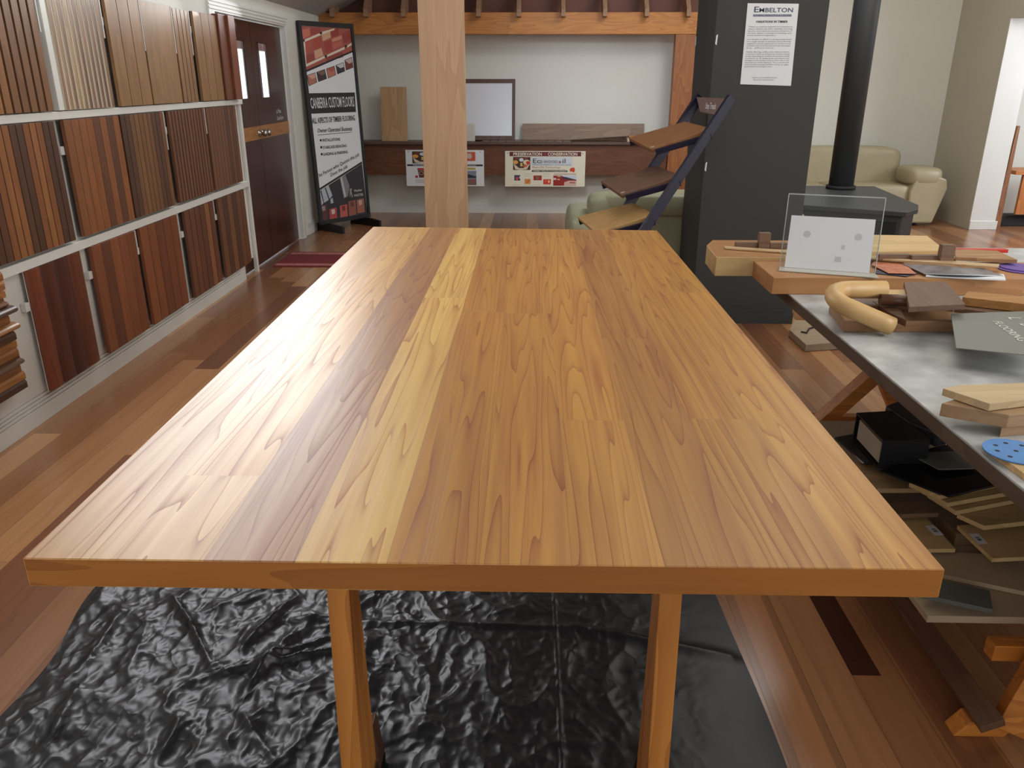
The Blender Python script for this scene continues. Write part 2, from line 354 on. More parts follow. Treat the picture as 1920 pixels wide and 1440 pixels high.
# ------------------------------------------------------------------ double door
XD = XL-.03
door = thing('double_door', (XD, 7.145, 0), 'dark jarrah double doors with narrow glass panes in the left wall', 'door')
m_frost = plain('pane_glass', (205, 215, 235), .08, mottle=.1, scale=3)
for k, (y0, y1) in enumerate(((6.285, 7.143), (7.147, 8.005))):
    a, b = ((6.62, 6.93), (7.29, 7.50))[k] if False else ((6.72, 6.96), (7.31, 7.55))[k]
    mb = MB(); zt0, zt1 = 1.345, 1.80
    mb.box(XD-.018, XD, y0, y1, .008, zt0, m_door); mb.box(XD-.018, XD, y0, a, zt0, 1.948, m_door); mb.box(XD-.018, XD, b, y1, zt0, 1.948, m_door); mb.box(XD-.018, XD, a, b, zt1, 1.948, m_door)
    lf = mb.build('door_leaf', door)
    mb = MB(); mb.box(XD-.012, XD-.008, a+.0005, b-.0005, zt0+.0005, zt1-.0005, m_glass); mb.build('glass_pane', lf)
    mb = MB()
    for (p, q_, r, s_) in ((a, a+.012, zt0, zt1), (b-.012, b, zt0, zt1), (a, b, zt0, zt0+.012), (a, b, zt1-.012, zt1)): mb.box(XD+.0004, XD+.006, p, q_, r, s_, m_white if False else m_door)
    mb.build('glazing_bead', lf)
    tag(MB().box(XD+.0005, XD+.006, y0+.002, y1-.002, 1.025, 1.132, m_tan).build('push_band', lf), 'tan timber band across the dark leaf')
    kb = MB(); yk = 7.095 if k == 0 else 7.195
    kb.tube([(XD+.006, yk, 1.075), (XD+.012, yk, 1.075), (XD+.013, yk, 1.075), (XD+.045, yk, 1.075), (XD+.05, yk, 1.075), (XD+.06, yk, 1.075), (XD+.075, yk, 1.075), (XD+.08, yk, 1.075)], [.03, .03, .011, .011, .024, .031, .024, .008], m_steel)
    kb.build('door_knob', lf)
dl = MB()
text_bm(dl, 'Le Mans', m_paper, (XD+.0012, 7.66, 1.215), (0, 1, 0), (0, 0, 1), .05, .14)
text_bm(dl, 'Custom Doors', m_paper, (XD+.0012, 7.66, 1.155), (0, 1, 0), (0, 0, 1), .05, .20)
dl.build('door_lettering', door)
# yard behind the door panes: glowing plane standing in for the sky
struct('sky_plane_outside', MB().box(-4.2, -4.1, 5.5, 14.0, 0, 3.0, m_sky))
yd = MB()
yd.box(-4.05, -4.0, 5.5, 14.0, 1.9, 2.02, plain('fascia_rust', (190, 150, 140), .7)); yd.box(-4.05, -4.0, 5.5, 14, .6, 1.2, plain('far_fence', (170, 180, 190), .8))
tag(yd.build('yard_fence'), 'pale fence and roof edge seen through the door panes', 'fence')

# ------------------------------------------------------------------ display rack on the left wall and its sample panels
XF = XL
rack = thing('display_rack', (XF, 4.6, .13), 'white wall rack with two ledges holding timber sample panels', 'rack')
MB().box(XF+.001, XF+.006, 2.2, 6.52, .125, 1.32, m_white).build('back_panel', rack)
MB().box(XF+.0065, XF+.045, 2.2, 6.565, 1.322, 1.358, m_white, .002).build('ledge', rack)
MB().box(XF+.0065, XF+.045, 3.26, 6.52, .702, .745, m_white, .002).build('ledge', rack)
MB().box(XF+.001, XF+.03, 6.525, 6.565, .0, 1.321, m_white, .002).build('end_post', rack)
TONES = {}
def tone(c, a='z'):
    k = 'panel_%d_%d_%d' % c
    return wood(k, c, tuple(int(v*.86) for v in c), a, .42, ring=5, line=.45)
def panel(label, y0, y1, z0, z1, cols, gap=.0, th=.022, back=(40, 26, 20), prof='flat', edge=True, bracket=None, grp=None, reps=None, stand=.028):
    p = thing('cladding_sample', (XF, (y0+y1)/2, z0), label, 'wood sample', grp)
    X0 = XF+stand; mb = MB(); mb.box(X0, X0+.004, y0, y1, z0, z1, plain('back_%d_%d_%d' % back, back, .6))
    n = len(cols); w = (y1-y0)/n
    if back[0] > 220: mb.box(X0+.0042, X0+th-.0035, y0+.004, y1-.004, z0+.001, z1-.001, plain('cream_groove', (228, 222, 204), .6))
    for i, c in enumerate(cols):
        a, b = y0+i*w+gap/2, y0+(i+1)*w-gap/2
        if prof == 'round':
            pts = [(X0+.004, a, z0)]
            for j in range(7):
                t = math.pi*j/6; pts.append((X0+.008+.016*math.sin(t), a+(b-a)*(1-math.cos(t))/2, z0))
            pts.append((X0+.004, b, z0)); mb.prism(pts, (0, 0, z1-z0), tone(c))
        elif prof == 'step':
            h = .012+.006*(i % 2); mb.box(X0+.004, X0+.004+h, a, b, z0, z1, tone(c))
        else:
            mb.box(X0+.004, X0+th, a, b, z0, z1, tone(c), .0012)
    mb.build('sample_boards', p)
    if edge:
        h = (z1-z0)
        MB().box(X0+.004, X0+th+.002, y1+.001, y1+.008, z1-h*(.48 if edge is True else edge), z1, m_white).build('edge_strip', p)
    if bracket is not None:
        MB().box(XF+.007, X0+.004, y0-.034, y0-.001, z0+(z1-z0)*bracket-.02, z0+(z1-z0)*bracket+.02, m_white, .002).build('hanging_bracket', p)
    return p
Z3, Z2, Z1, Z0 = 1.362, 2.02, 1.318, .76
panel('ribbed brown panel with dark grooves, top row nearest the camera', 3.30, 3.935, Z3, Z2, [(150, 96, 58), (158, 102, 60), (140, 88, 54), (160, 106, 64), (150, 98, 60), (136, 90, 58), (128, 84, 56), (132, 88, 58), (126, 84, 56), (134, 88, 58)], .014, bracket=None)
panel('slatted panel with cream grooves in the top row', 4.03, 4.525, Z3, Z2, [(150, 116, 92), (160, 126, 98), (140, 106, 84), (168, 136, 104), (150, 114, 90), (120, 84, 66), (144, 106, 82), (122, 88, 70), (130, 92, 72), (112, 80, 64), (136, 100, 78)], .013, back=(232, 226, 205))
tag(MB().box(XF+.001, XF+.05, 3.975, 4.02, Z3, Z2, m_white, .002).build('white_batten'), 'white upright batten left of the cream grooved panel', 'batten')
panel('tan panel of three wide boards, top row', 4.585, 4.985, Z3, 1.93, [(158, 114, 76), (156, 112, 74), (160, 116, 78)], .004, bracket=.75)
panel('plain tan panel with no grooves, top row', 5.0, 5.42, Z3, 1.925, [(154, 114, 78)], 0)
panel('narrow tan panel of four grooved boards, top row', 5.44, 5.69, Z3, 1.92, [(150, 108, 74), (148, 106, 72), (150, 108, 74), (146, 104, 72)], .007)
panel('tan three board panel beside the thick red boards, top row', 5.765, 6.18, Z3, 1.925, [(158, 112, 74), (160, 114, 76), (152, 106, 70)], .004, edge=False, bracket=.8)
gp = thing('cladding_sample', (XF, 6.33, Z3), 'two thick red brown boards at the door end of the top row', 'wood sample')
mb = MB(); mb.box(XF+.01, XF+.065, 6.19, 6.33, Z3, 1.94, tone((120, 62, 44)), .004); mb.build('sample_board', gp)
mb = MB(); mb.box(XF+.01, XF+.085, 6.335, 6.47, Z3, 1.94, tone((128, 66, 46)), .004); mb.build('sample_board', gp)
br, dk, md, lt = (142, 82, 50), (92, 56, 42), (122, 72, 46), (160, 98, 58)
panel('striped ribbed panel at the near end of the middle row', 3.30, 3.905, Z0, Z1, [dk, (100, 60, 44), br, lt, (150, 90, 54), (96, 60, 46), (88, 56, 44), br, lt, br, (84, 54, 42), (90, 56, 44)], .004, edge=False)
panel('orange brown smooth panel with two dark stripes, middle row', 3.985, 4.535, Z0, Z1, [br, (148, 86, 52), (150, 86, 50), (146, 82, 48), (108, 62, 44), (148, 84, 50), (102, 60, 44), (150, 84, 48)], .001, edge=False, bracket=.75)
panel('ribbed panel shading from dark to tan, middle row', 4.55, 5.095, Z0, Z1, [(86, 54, 42), (94, 60, 46), (132, 86, 56), (138, 90, 58), (130, 84, 56), (134, 86, 56), (126, 80, 52), (98, 62, 46), (94, 58, 44), (128, 78, 50)], .004, edge=.4)
panel('dark panel of fine ribs with black grooves, middle row', 5.165, 5.75, Z0, Z1, [(122, 74, 52), (116, 70, 50)]*6, .010, bracket=.8, edge=.3)
panel('brown finely ribbed panel at the door end of the middle row', 5.785, 6.37, Z0, Z1, [(126, 78, 52), (122, 74, 50), (128, 80, 54), (120, 74, 50), (126, 76, 50), (118, 72, 48), (94, 58, 42), (120, 72, 48), (98, 60, 44), (124, 74, 48)], .003, bracket=.8, edge=.25)
Z0, Z1 = .128, .70
panel('dark red panel of four rounded boards, bottom row', 3.465, 3.93, Z0, Z1, [(126, 58, 40), (92, 44, 36), (84, 40, 34), (112, 54, 38)], .001, prof='round', back=(216, 214, 205), edge=False, bracket=.72)
panel('red brown panel of five boards, bottom row', 4.025, 4.50, Z0, Z1, [(140, 74, 46), (108, 58, 40), (146, 78, 48), (138, 72, 46), (128, 66, 42)], .003, prof='flat', back=(120, 70, 50), edge=.2, bracket=.75)
panel('orange red panel of five boards, bottom row', 4.56, 5.08, Z0, Z1, [(146, 76, 46), (138, 72, 44), (118, 60, 38), (128, 64, 40), (132, 66, 40)], .003, edge=.3, bracket=.78)
panel('brown panel of six dark grooved boards, bottom row', 5.19, 5.70, Z0, Z1, [(118, 66, 46), (122, 68, 46), (112, 62, 44), (104, 58, 42), (150, 90, 58), (110, 62, 44)], .007, edge=.2, bracket=.75)
panel('striped brown panel at the door end of the bottom row', 5.785, 6.35, Z0, Z1, [(122, 74, 50), (92, 56, 42), (130, 80, 52), (90, 56, 42), (118, 70, 48), (112, 66, 44)], .004, edge=False, bracket=.78)

# stack of moulding offcuts on the near wall
prof = [('flat', (196, 120, 56)), ('flat', (158, 92, 50)), ('flat', (170, 106, 64)), ('flat', (176, 108, 66)), ('bead', (128, 78, 52)), ('round', (88, 60, 50)), ('flat', (150, 92, 52)), ('round', (180, 122, 76)), ('flat', (92, 58, 42)), ('flat', (166, 104, 56)), ('flat', (150, 90, 50)), ('bead', (104, 62, 42)), ('flat', (140, 84, 48)), ('flat', (176, 112, 60)), ('flat', (78, 50, 40))]
names = ['amber', 'walnut brown', 'light red', 'pinkish tan', 'brown beaded', 'dark rounded handrail', 'honey brown', 'tan round dowel', 'dark flat', 'golden brown', 'warm brown', 'dark beaded', 'mid brown', 'pale orange', 'blackish brown lowest']
z = .785
for i, ((k, c), nn) in enumerate(zip(prof, names)):
    h = .0355; z -= h + .0012; ye = 3.25 + (.018 if k == 'round' else (.006 if i % 2 else -.004)); X0 = XL+.0075; d = .066 + (.02 if k == 'round' else 0) + .006*(i % 3)
    m = wood('mould_%d' % i, c, tuple(int(v*.8) for v in c), 'y', .35)
    mb = MB()
    if k == 'round':
        pts = [(X0, 2.5, z+.004), (X0+d*.6, 2.5, z)] + [(X0+d*.6+d*.4*math.sin(t), 2.5, z+h/2-h/2*math.cos(t)) for t in [math.pi*j/8 for j in range(1, 8)]] + [(X0+d*.6, 2.5, z+h), (X0, 2.5, z+h-.004)]
    elif k == 'bead':
        pts = [(X0, 2.5, z), (X0+d, 2.5, z), (X0+d+.006, 2.5, z+h*.25), (X0+d, 2.5, z+h*.5), (X0+d-.012, 2.5, z+h*.6), (X0+d-.014, 2.5, z+h), (X0, 2.5, z+h)]
    else:
        pts = [(X0, 2.5, z), (X0+d, 2.5, z), (X0+d, 2.5, z+h*.7), (X0+d-.006, 2.5, z+h), (X0, 2.5, z+h)]
    mb.prism(pts, (0, ye-2.5, 0), m)
    tag(mb.build('moulding_sample'), '%s timber moulding in the stack at the left edge' % nn, 'moulding', 'mouldings stacked at the left edge of the display')

# ------------------------------------------------------------------ freestanding banner by the door
BL, BR_ = Vector((-2.195, 8.39, 0)), Vector((-1.775, 8.94, 0)); BH = 2.04
bu = (BR_-BL).normalized(); bn = Vector((bu.y, -bu.x, 0)); BW = (BR_-BL).length; zz = Vector((0, 0, 1)); zz0 = zz; bn0 = bn; zz = (zz-bn*.045).normalized(); bn = bu.cross(zz); bn = bn if bn.y < 0 else -bn
ban = thing('sign_stand', tuple((BL+BR_)/2), 'tall black framed floor sign advertising timber flooring beside the double doors', 'sign')
mb = MB(); fz = .075
for a, b, c, d in ((0, .034, fz, BH), (BW-.034, BW, fz, BH), (.034, BW-.034, BH-.045, BH), (.034, BW-.034, fz, fz+.045)):
    P = [BL+bu*a+zz*c, BL+bu*b+zz*c, BL+bu*b+zz*d, BL+bu*a+zz*d]
    mb.prism([p+bn*.018 for p in P], -bn*.036, m_black)
mb.build('frame', ban)
mb = MB(); mb.prism([BL+bu*a+zz*c-bn*.004 for a, c in ((.034, fz+.045), (BW-.034, fz+.045), (BW-.034, BH-.045), (.034, BH-.045))], bn*.01, m_paper)
pnl = mb.build('printed_panel', ban)
for s in (.08, BW-.10):
    mb = MB(); c = BL+bu*s
    mb.prism([c-bn0*.22, c+bn0*.26, c+bn0*.26+zz0*.07, c+bn0*.06+zz0*.085, c-bn0*.2+zz0*.07], bu*.03, m_black)
    mb.build('foot', ban)
def bpt(px, py, e=.0066):
    d = FWD + RIGHT*((px-960)/FPX) - UP*((py-720)/FPX); t = (BL-CAM).dot(bn)/d.dot(bn); return CAM+d*t+bn*e
def bz(zx, zy, e=.0066): return bpt(560+zx*.27778, 40+zy*.27778, e)
def bpoly(mb, pts, c, lvl=0, rough=.5):
    # keep the print inside the frame
    P = []
    for p in pts:
        q = bz(*p); u = (q-BL).dot(bu); u = min(max(u, .0345), BW-.0345); w = min(max((q-BL).dot(zz), fz+.0455), BH-.0455)
        P.append(BL+bu*u+zz*w+bn*(.0066+.0004*lvl))
    f = mb.poly(P, plain('ink_%d_%d_%d' % c, c, rough, mottle=.02))
    return f
mb = MB()
bpoly(mb, [(0, 30), (375, 30), (375, 206), (30, 330)], (160, 84, 72))
for pts, c in [([(15, 60), (70, 45), (75, 95), (20, 120)], (196, 112, 92)), ([(75, 45), (140, 30), (145, 75), (80, 95)], (150, 64, 56)), ([(150, 80), (210, 65), (215, 110), (160, 135)], (206, 160, 130)),
                ([(210, 55), (265, 45), (270, 95), (215, 110)], (150, 58, 52)), ([(30, 145), (85, 120), (90, 200), (40, 225)], (176, 84, 70)), ([(100, 200), (150, 180), (165, 230), (110, 255)], (208, 160, 130)),
                ([(95, 120), (145, 100), (150, 170), (100, 190)], (170, 72, 60)), ([(165, 140), (215, 125), (225, 200), (180, 215)], (160, 62, 54)), ([(220, 120), (285, 95), (290, 120), (225, 140)], (204, 140, 116)),
                ([(290, 80), (350, 60), (358, 130), (300, 150)], (150, 60, 54)), ([(225, 150), (290, 130), (295, 165), (230, 190)], (186, 96, 80)), ([(40, 235), (100, 215), (105, 265), (45, 285)], (150, 66, 58)),
                ([(180, 245), (290, 205), (300, 240), (190, 275)], (140, 62, 56)), ([(300, 190), (360, 170), (362, 205), (305, 222)], (168, 86, 74))]: bpoly(mb, pts, c, 1)
for pts in ([(25, 128), (150, 75), (150, 92), (25, 145)], [(150, 72), (240, 48), (236, 60), (150, 90)], [(35, 292), (172, 232), (174, 248), (36, 310)], [(186, 228), (305, 172), (308, 188), (188, 242)], [(322, 165), (362, 145), (362, 160), (322, 180)], [(28, 145), (40, 140), (50, 290), (38, 295)]): bpoly(mb, pts, (222, 208, 190), 2)
for x, y in ((30, 130), (147, 80), (180, 236), (316, 168)): bpoly(mb, [(x-8, y-8), (x+8, y-8), (x+8, y+8), (x-8, y+8)], (52, 24, 24), 3)
bpoly(mb, [(30, 330), (375, 198), (375, 210), (30, 344)], (24, 22, 26), 2)
ths = [((52, 365), (108, 345), (122, 412), (66, 438)), ((116, 343), (174, 322), (188, 388), (130, 410)), ((182, 320), (238, 300), (250, 362), (196, 386)), ((246, 296), (300, 276), (310, 338), (258, 358)), ((306, 262), (356, 240), (366, 312), (316, 332))]
for i, t in enumerate(ths):
    bpoly(mb, t, (34, 28, 30), 1); cx = sum(p[0] for p in t)/4; cy = sum(p[1] for p in t)/4
    s = [(cx+(p[0]-cx)*.88, cy+(p[1]-cy)*.9) for p in t]
    bpoly(mb, s, [(176, 112, 92), (54, 44, 46), (190, 120, 98), (48, 44, 50), (120, 52, 48)][i], 2)
    bpoly(mb, [s[0], s[1], ((s[1][0]+s[2][0])/2, (s[1][1]+s[2][1])/2), (cx, cy)], [(206, 160, 140), (120, 90, 84), (168, 92, 76), (200, 200, 205), (190, 170, 165)][i], 3)
bpoly(mb, [(64, 486), (376, 480), (384, 612), (78, 624)], (32, 33, 36), 1)
# lower picture
bpoly(mb, [(108, 1150), (425, 960), (470, 1300), (135, 1385)], (48, 44, 50), 1)
bpoly(mb, [(104, 1132), (424, 945), (426, 958), (108, 1146)], (20, 20, 24), 2)
for pts in ([(118, 1155), (140, 1140), (165, 1225), (135, 1250)], [(148, 1135), (172, 1122), (200, 1205), (170, 1225)], [(178, 1118), (198, 1106), (225, 1175), (206, 1198)], [(212, 1200), (226, 1190), (232, 1225), (214, 1230)]): bpoly(mb, pts, (178, 186, 196), 2)
bpoly(mb, [(276, 1055), (312, 1035), (340, 1110), (330, 1180), (302, 1195)], (128, 124, 130), 2); bpoly(mb, [(276, 1058), (290, 1050), (318, 1180), (306, 1190)], (186, 184, 188), 3)
for i, (x, y) in enumerate(((140, 1240), (205, 1262), (275, 1240), (332, 1212), (388, 1200))):
    bpoly(mb, [(x, y+5), (x+48, y-6), (x+56, y+100-i*3), (x+6, y+120-i*6)], [(92, 52, 48), (176, 72, 66), (186, 92, 80), (150, 88, 72), (160, 100, 84)][i], 2)
    bpoly(mb, [(x+12, y+10), (x+34, y+4), (x+38, y+34), (x+18, y+42)], [(150, 140, 140), (206, 196, 190), (120, 44, 44), (96, 62, 58), (196, 168, 150)][i], 3)
bpoly(mb, [(135, 1375), (262, 1345), (262, 1356), (136, 1388)], (190, 196, 202), 2)
mb.build('print', pnl)
mb = MB()
def btext(body, x0, y0, x1, y1, h, m, bold=0, shear=0):
    """baseline from zoomed pixel (x0,y0) to (x1,y1), h letter height in m"""
    a, b = bz(x0, y0, .0088), bz(x1, y1, .0088); ux = (b-a); w = ux.length; ux.normalize(); uy = bn.cross(ux)
    text_bm(mb, body, m, a, ux, uy, h/.7, w, bold=bold, shear=shear)
btext('CANBERRA CUSTOM FLOORS', 80, 588, 372, 574, .10, m_paper, .0012)
btext('ALL ASPECTS OF TIMBER FLOORING', 90, 690, 378, 668, .052, m_ink, .0012)
btext('Owner Operated Business', 122, 752, 356, 736, .042, m_ink, .0006, .25)
btext('INSTALLATIONS', 158, 812, 276, 805, .028, m_ink, .0005)
btext('STAIRCASE REFACING', 160, 862, 320, 848, .028, m_ink, .0005)
btext('SANDING & FINISHING', 162, 908, 328, 890, .028, m_ink, .0005)
btext('The Person who Quotes the job', 122, 1060, 404, 908, .036, m_ink, .0003, .2)
btext('Does the job', 212, 1050, 326, 988, .036, m_ink, .0003, .2)
btext('Member', 372, 1152, 424, 1144, .026, m_paper); btext('MASTER', 372, 1184, 432, 1176, .026, m_paper)
for y in (806, 853, 900):
    c = bz(146+(y-806)*.07, y-3, .0075); mb.poly([c+(bu*math.cos(t)+zz*math.sin(t))*.013 for t in [2*math.pi*k/12 for k in range(12)]], m_ink)
a, b = bz(124, 766, .0075), bz(356, 746, .0075); mb.poly([a, b, b-zz*.005, a-zz*.005], m_ink)
for s in ((340, 1130, 356, 1128, 350, 1160, 342, 1190), (352, 1145, 362, 1182, 356, 1190, 346, 1150)):
    mb.poly([bz(s[i], s[i+1], .0088) for i in (0, 2, 4, 6)], plain('logo_grey', (150, 146, 152), .5))
mb.build('lettering', pnl)

zz = zz0
# ------------------------------------------------------------------ back nook: beam, post, rafters, ledge
YN = 9.42
tag(MB().box(-2.285, 1.86, YN, YN+.13, 1.962, 2.178, m_pine, .004).build('roof_beam'), 'orange pine beam spanning the top of the back nook', 'beam')
pp = at(1255, 200, Y=YN+.02); tag(MB().box(1.56, 1.81, YN+.005, YN+.12, 0, 1.961, m_pinez, .004).build('timber_post'), 'orange pine post at the right end of the nook behind the step display', 'post')
m_raft = wood('rafter_timber', (168, 130, 104), (140, 102, 80), 'y', .6)
tag(MB().box(-2.28, 1.85, YB-.05, YB-.005, 2.12, 2.9, plain('nook_lining', (104, 62, 46), .6, mottle=.15, scale=3)).build('roof_lining'), 'red brown boarding above the back beam', 'lining')
for i, x in enumerate((-2.12, -1.76, -1.36, -.96, -.56, -.13, .34, .78, 1.22, 1.66)):
    mb = MB(); w = .022
    prof_ = [(YN-.12, 2.13), (YN-.12, 2.20), (YB-.055, 2.62), (YB-.055, 2.46), (YN+.135, 2.183), (YN-.005, 2.183), (YN-.06, 2.12)]
    mb.prism([(x-w, y, z) for y, z in prof_], (2*w, 0, 0), m_raft)
    lab = {0: 'leftmost sloping rafter on the pine beam, above the floor sign', 1: 'sloping rafter second from the left on the pine beam', 2: 'sloping rafter just left of the tall upright board'}.get(i)
    lab = lab or ['sloping rafter hidden behind the tall upright board', 'sloping rafter just right of the tall upright board', 'sloping rafter above the framed whiteboard', 'sloping rafter third left of the pine post', 'sloping rafter second left of the pine post', 'sloping rafter next left of the pine post', 'sloping rafter above the pine post'][i-3]
    tag(mb.build('rafter'), lab, 'rafter', 'sloping rafters on the nook beam')
led = thing('wall_ledge', (-.2, YN, .46), 'dark topped timber ledge with red brown fascia along the back nook', 'ledge')
MB().box(-2.2, 1.555, YN+.04, YN+.075, .475, .815, m_redw).build('fascia', led)
MB().box(-2.2, 1.555, YN-.01, YB-.002, .816, .842, m_dkboard, .003).build('ledge_top', led)
m_ltile = plain('ledge_slat', (112, 94, 84), .5, mottle=.08)
n0 = 11
for i in range(n0):
    x0 = at(905+i*15, 268, Y=YN+.1).x
    tag(MB().box(x0, x0+.082, YN+.01, YN+.30, .843, .853, m_ltile, .001).build('wood_offcut'), 'short grey brown slat laid side by side along the ledge', 'wood sample', 'row of short slats on the ledge')
# things on the ledge
def standing(name, px0, px1, pyt, y, zb, th, m, lean=0.0):
    a = at(px0, pyt, Y=y); b = at(px1, pyt, Y=y)
    mb = MB(); mb.hexa([(a.x, y, zb), (b.x, y, zb), (b.x, y+th, zb), (a.x, y+th, zb), (a.x, y+lean, a.z), (b.x, y+lean, a.z), (b.x, y+th+lean, a.z), (a.x, y+th+lean, a.z)], m, .001)
    return mb.build(name)
m_oakz = wood('upright_oak', (192, 152, 112), (170, 128, 90), 'z', .4, ring=4)
tag(standing('floorboard_sample', 711, 760, 163, YN+.12, .844, .02, m_oakz, .06), 'short tan floorboard standing upright on the ledge by the floor sign', 'wood sample')
m_boardx = wood('brown_board_lengthwise', (140, 112, 92), (122, 94, 76), 'x', .5, ring=4)
tag(standing('floorboard_sample', 980, 1209, 232, YN+.27, .844, .02, m_boardx, .03), 'long brown board standing on edge along the ledge, behind', 'wood sample')
mb = MB(); P = [at(1057, 267, Y=YN+.2), at(1180, 258, Y=YN+.2), at(1187, 250, Y=YN+.2), at(1120, 250, Y=YN+.2)]
mb.prism([(.44, YN+.15, .858), (1.14, YN+.15, .905), (1.14, YN+.165, .985), (.50, YN+.165, .93)], (0, .018, 0), m_boardx); tag(mb.build('floorboard_sample'), 'brown board propped at a slant in front of the long edge-on board', 'wood sample')
mb = MB(); mb.box(1.10, 1.17, YN+.06, YN+.16, .843, .885, plain('block_end', (190, 172, 150), .6), .003); mb.box(1.12, 1.24, YN+.08, YN+.17, .886, .91, m_tan, .002); tag(mb.build('timber_offcut'), 'small pale offcut blocks at the right of the ledge', 'offcut')
mb = MB(); a = at(876, 232, Y=YN+.1); mb.box(a.x-.03, a.x+.085, YN+.08, YN+.14, .843, a.z, plain('white_tub', (205, 200, 192), .5), .008); tag(mb.build('white_box'), 'small white carton on the ledge half behind the tall board', 'box')
wb = thing('whiteboard', (-.55, YN+.16, .86), 'dark wood framed whiteboard leaning on the wall above the ledge', 'whiteboard')
a, b = at(868, 148, Y=YN+.25), at(966, 148, Y=YN+.25); x0, x1, zt, zb = a.x-.12, b.x, a.z, .856
def wbp(x, z, o=0): t = (z-zb)/(zt-zb); return (x, YN+.16+.16*t+o, z)
mb = MB(); m_fr = wood('whiteboard_frame', (92, 64, 54), (76, 50, 42), 'z', .5)
for p, q_, r, s_ in ((x0, x0+.035, zb, zt), (x1-.035, x1, zb, zt), (x0+.035, x1-.035, zb, zb+.045), (x0+.035, x1-.035, zt-.045, zt)):
    mb.hexa([wbp(p, r), wbp(q_, r), wbp(q_, r, .02), wbp(p, r, .02), wbp(p, s_), wbp(q_, s_), wbp(q_, s_, .02), wbp(p, s_, .02)], m_fr)
mb.build('frame', wb)
mb = MB(); p, q_, r, s_ = x0+.035, x1-.035, zb+.045, zt-.045
mb.hexa([wbp(p, r, .006), wbp(q_, r, .006), wbp(q_, r, .014), wbp(p, r, .014), wbp(p, s_, .006), wbp(q_, s_, .006), wbp(q_, s_, .014), wbp(p, s_, .014)], plain('whiteboard_face', (214, 218, 224), .3, mottle=.01)); mb.build('writing_surface', wb)

# posters pinned to the fascia
YP = YN+.038
def poster(label, c0, c1, base):
    a, b = at(c0[0], c0[1], Y=YP), at(c1[0], c1[1], Y=YP)
    p = thing('poster', ((a.x+b.x)/2, YP, b.z), label, 'poster')
    MB().box(a.x, b.x, YP-.006, YP, b.z, a.z, base).build('sheet', p)
    W_, H_ = b.x-a.x, a.z-b.z; mb = MB()
    def R(u0, v0, u1, v1, c, l=0):
        y = YP-.0066-.0005*l; mb.poly([(a.x+u0*W_, y, a.z-v1*H_), (a.x+u1*W_, y, a.z-v1*H_), (a.x+u1*W_, y, a.z-v0*H_), (a.x+u0*W_, y, a.z-v0*H_)], plain('ink_%d_%d_%d' % c, c, .5, mottle=.02))
    def Pn(pts, c, l=1):
        y = YP-.0066-.0005*l; mb.poly([(a.x+u*W_, y, a.z-v*H_) for u, v in pts], plain('ink_%d_%d_%d' % c, c, .5, mottle=.02))
    def E(u, v, ru, rv, c, l=2): Pn([(u+ru*math.cos(t), v+rv*math.sin(t)) for t in [2*math.pi*k/16 for k in range(16)]], c, l)
    def T(s, u, v, h, w, m, bold=0): text_bm(mb, s, m, (a.x+u*W_, YP-.0096, a.z-v*H_), (1, 0, 0), (0, 0, 1), h*H_/.7, w*W_, bold=bold)
    return p, mb, R, Pn, E, T
AUS = [(-.5, -.1), (-.3, -.3), (-.1, -.45), (.05, -.35), (.12, -.5), (.25, -.35), (.32, -.55), (.42, -.25), (.5, .05), (.42, .35), (.25, .5), (.05, .35), (-.15, .25), (-.4, .4)]
def bowl(R, Pn, E, u0, v0, u1, v1):
    w, h = u1-u0, v1-v0
    R(u0, v0, u1, v1, (62, 42, 34)); Pn([(u0+.02*w, v0+.5*h), (u0+.12*w, v0+.93*h), (u0+.42*w, v1), (u0+.8*w, v0+.95*h), (u1, v0+.5*h), (u0+.6*w, v0+.85*h), (u0+.35*w, v0+.85*h)], (214, 200, 172), 1)
    E(u0+.15*w, v0+.4*h, .14*w, .15*h, (226, 160, 74)); E(u0+.48*w, v0+.22*h, .13*w, .14*h, (212, 218, 228)); E(u0+.78*w, v0+.4*h, .2*w, .2*h, (222, 206, 168)); E(u0+.86*w, v0+.44*h, .11*w, .13*h, (200, 52, 42), 3)
    R(u0+.42*w, v0+.45*h, u0+.55*w, v0+.72*h, (206, 180, 120), 3); E(u0+.7*w, v0+.68*h, .12*w, .1*h, (198, 96, 56), 3); R(u0+.12*w, v0+.1*h, u0+.34*w, v0+.16*h, (190, 60, 54), 3); R(u0+.62*w, v0+.06*h, u0+.86*w, v0+.12*h, (190, 60, 54), 3)
p, mb, R_, Pn, E, T = poster('cream poster headed preservation is conservation below the ledge', (947, 283), (1096, 350), m_cream)
R_(.055, .02, .945, .145, (104, 30, 36)); T('PRESERVATION', .10, .125, .085, .355, m_cream, .001); T('IS', .48, .12, .07, .03, plain('ink_soft_red', (150, 90, 92), .6)); T('CONSERVATION', .53, .125, .085, .365, m_cream, .001)
bowl(R_, Pn, E, .10, .165, .315, .53)
R_(.325, .17, .84, .41, (206, 214, 220)); T('Ec', .34, .335, .13, .09, m_ink); T('O', .435, .335, .075, .03, plain('ink_green', (60, 90, 60), .6), .001); T('WOOD', .48, .335, .08, .175, m_ink); T('o', .668, .335, .09, .03, plain('ink_maroon', (150, 24, 50), .6), .0015); T('il', .71, .335, .13, .035, m_ink)
T('PRESERVING TIMBER & our environment naturally', .34, .39, .022, .48, m_ink)
T('Plant Oil Technology', .34, .475, .05, .35, plain('ink_brown', (168, 112, 96), .6)); T('natural oils for interior and exterior timber', .34, .53, .022, .42, m_ink)
R_(.335, .54, .78, .585, (34, 34, 60)); T('TIMBER, HEALTH & ENVIRONMENT', .35, .578, .03, .42, m_cream)
Pn([(.84+x*.066, .525+y*.15) for x, y in AUS], (206, 62, 40), 1)
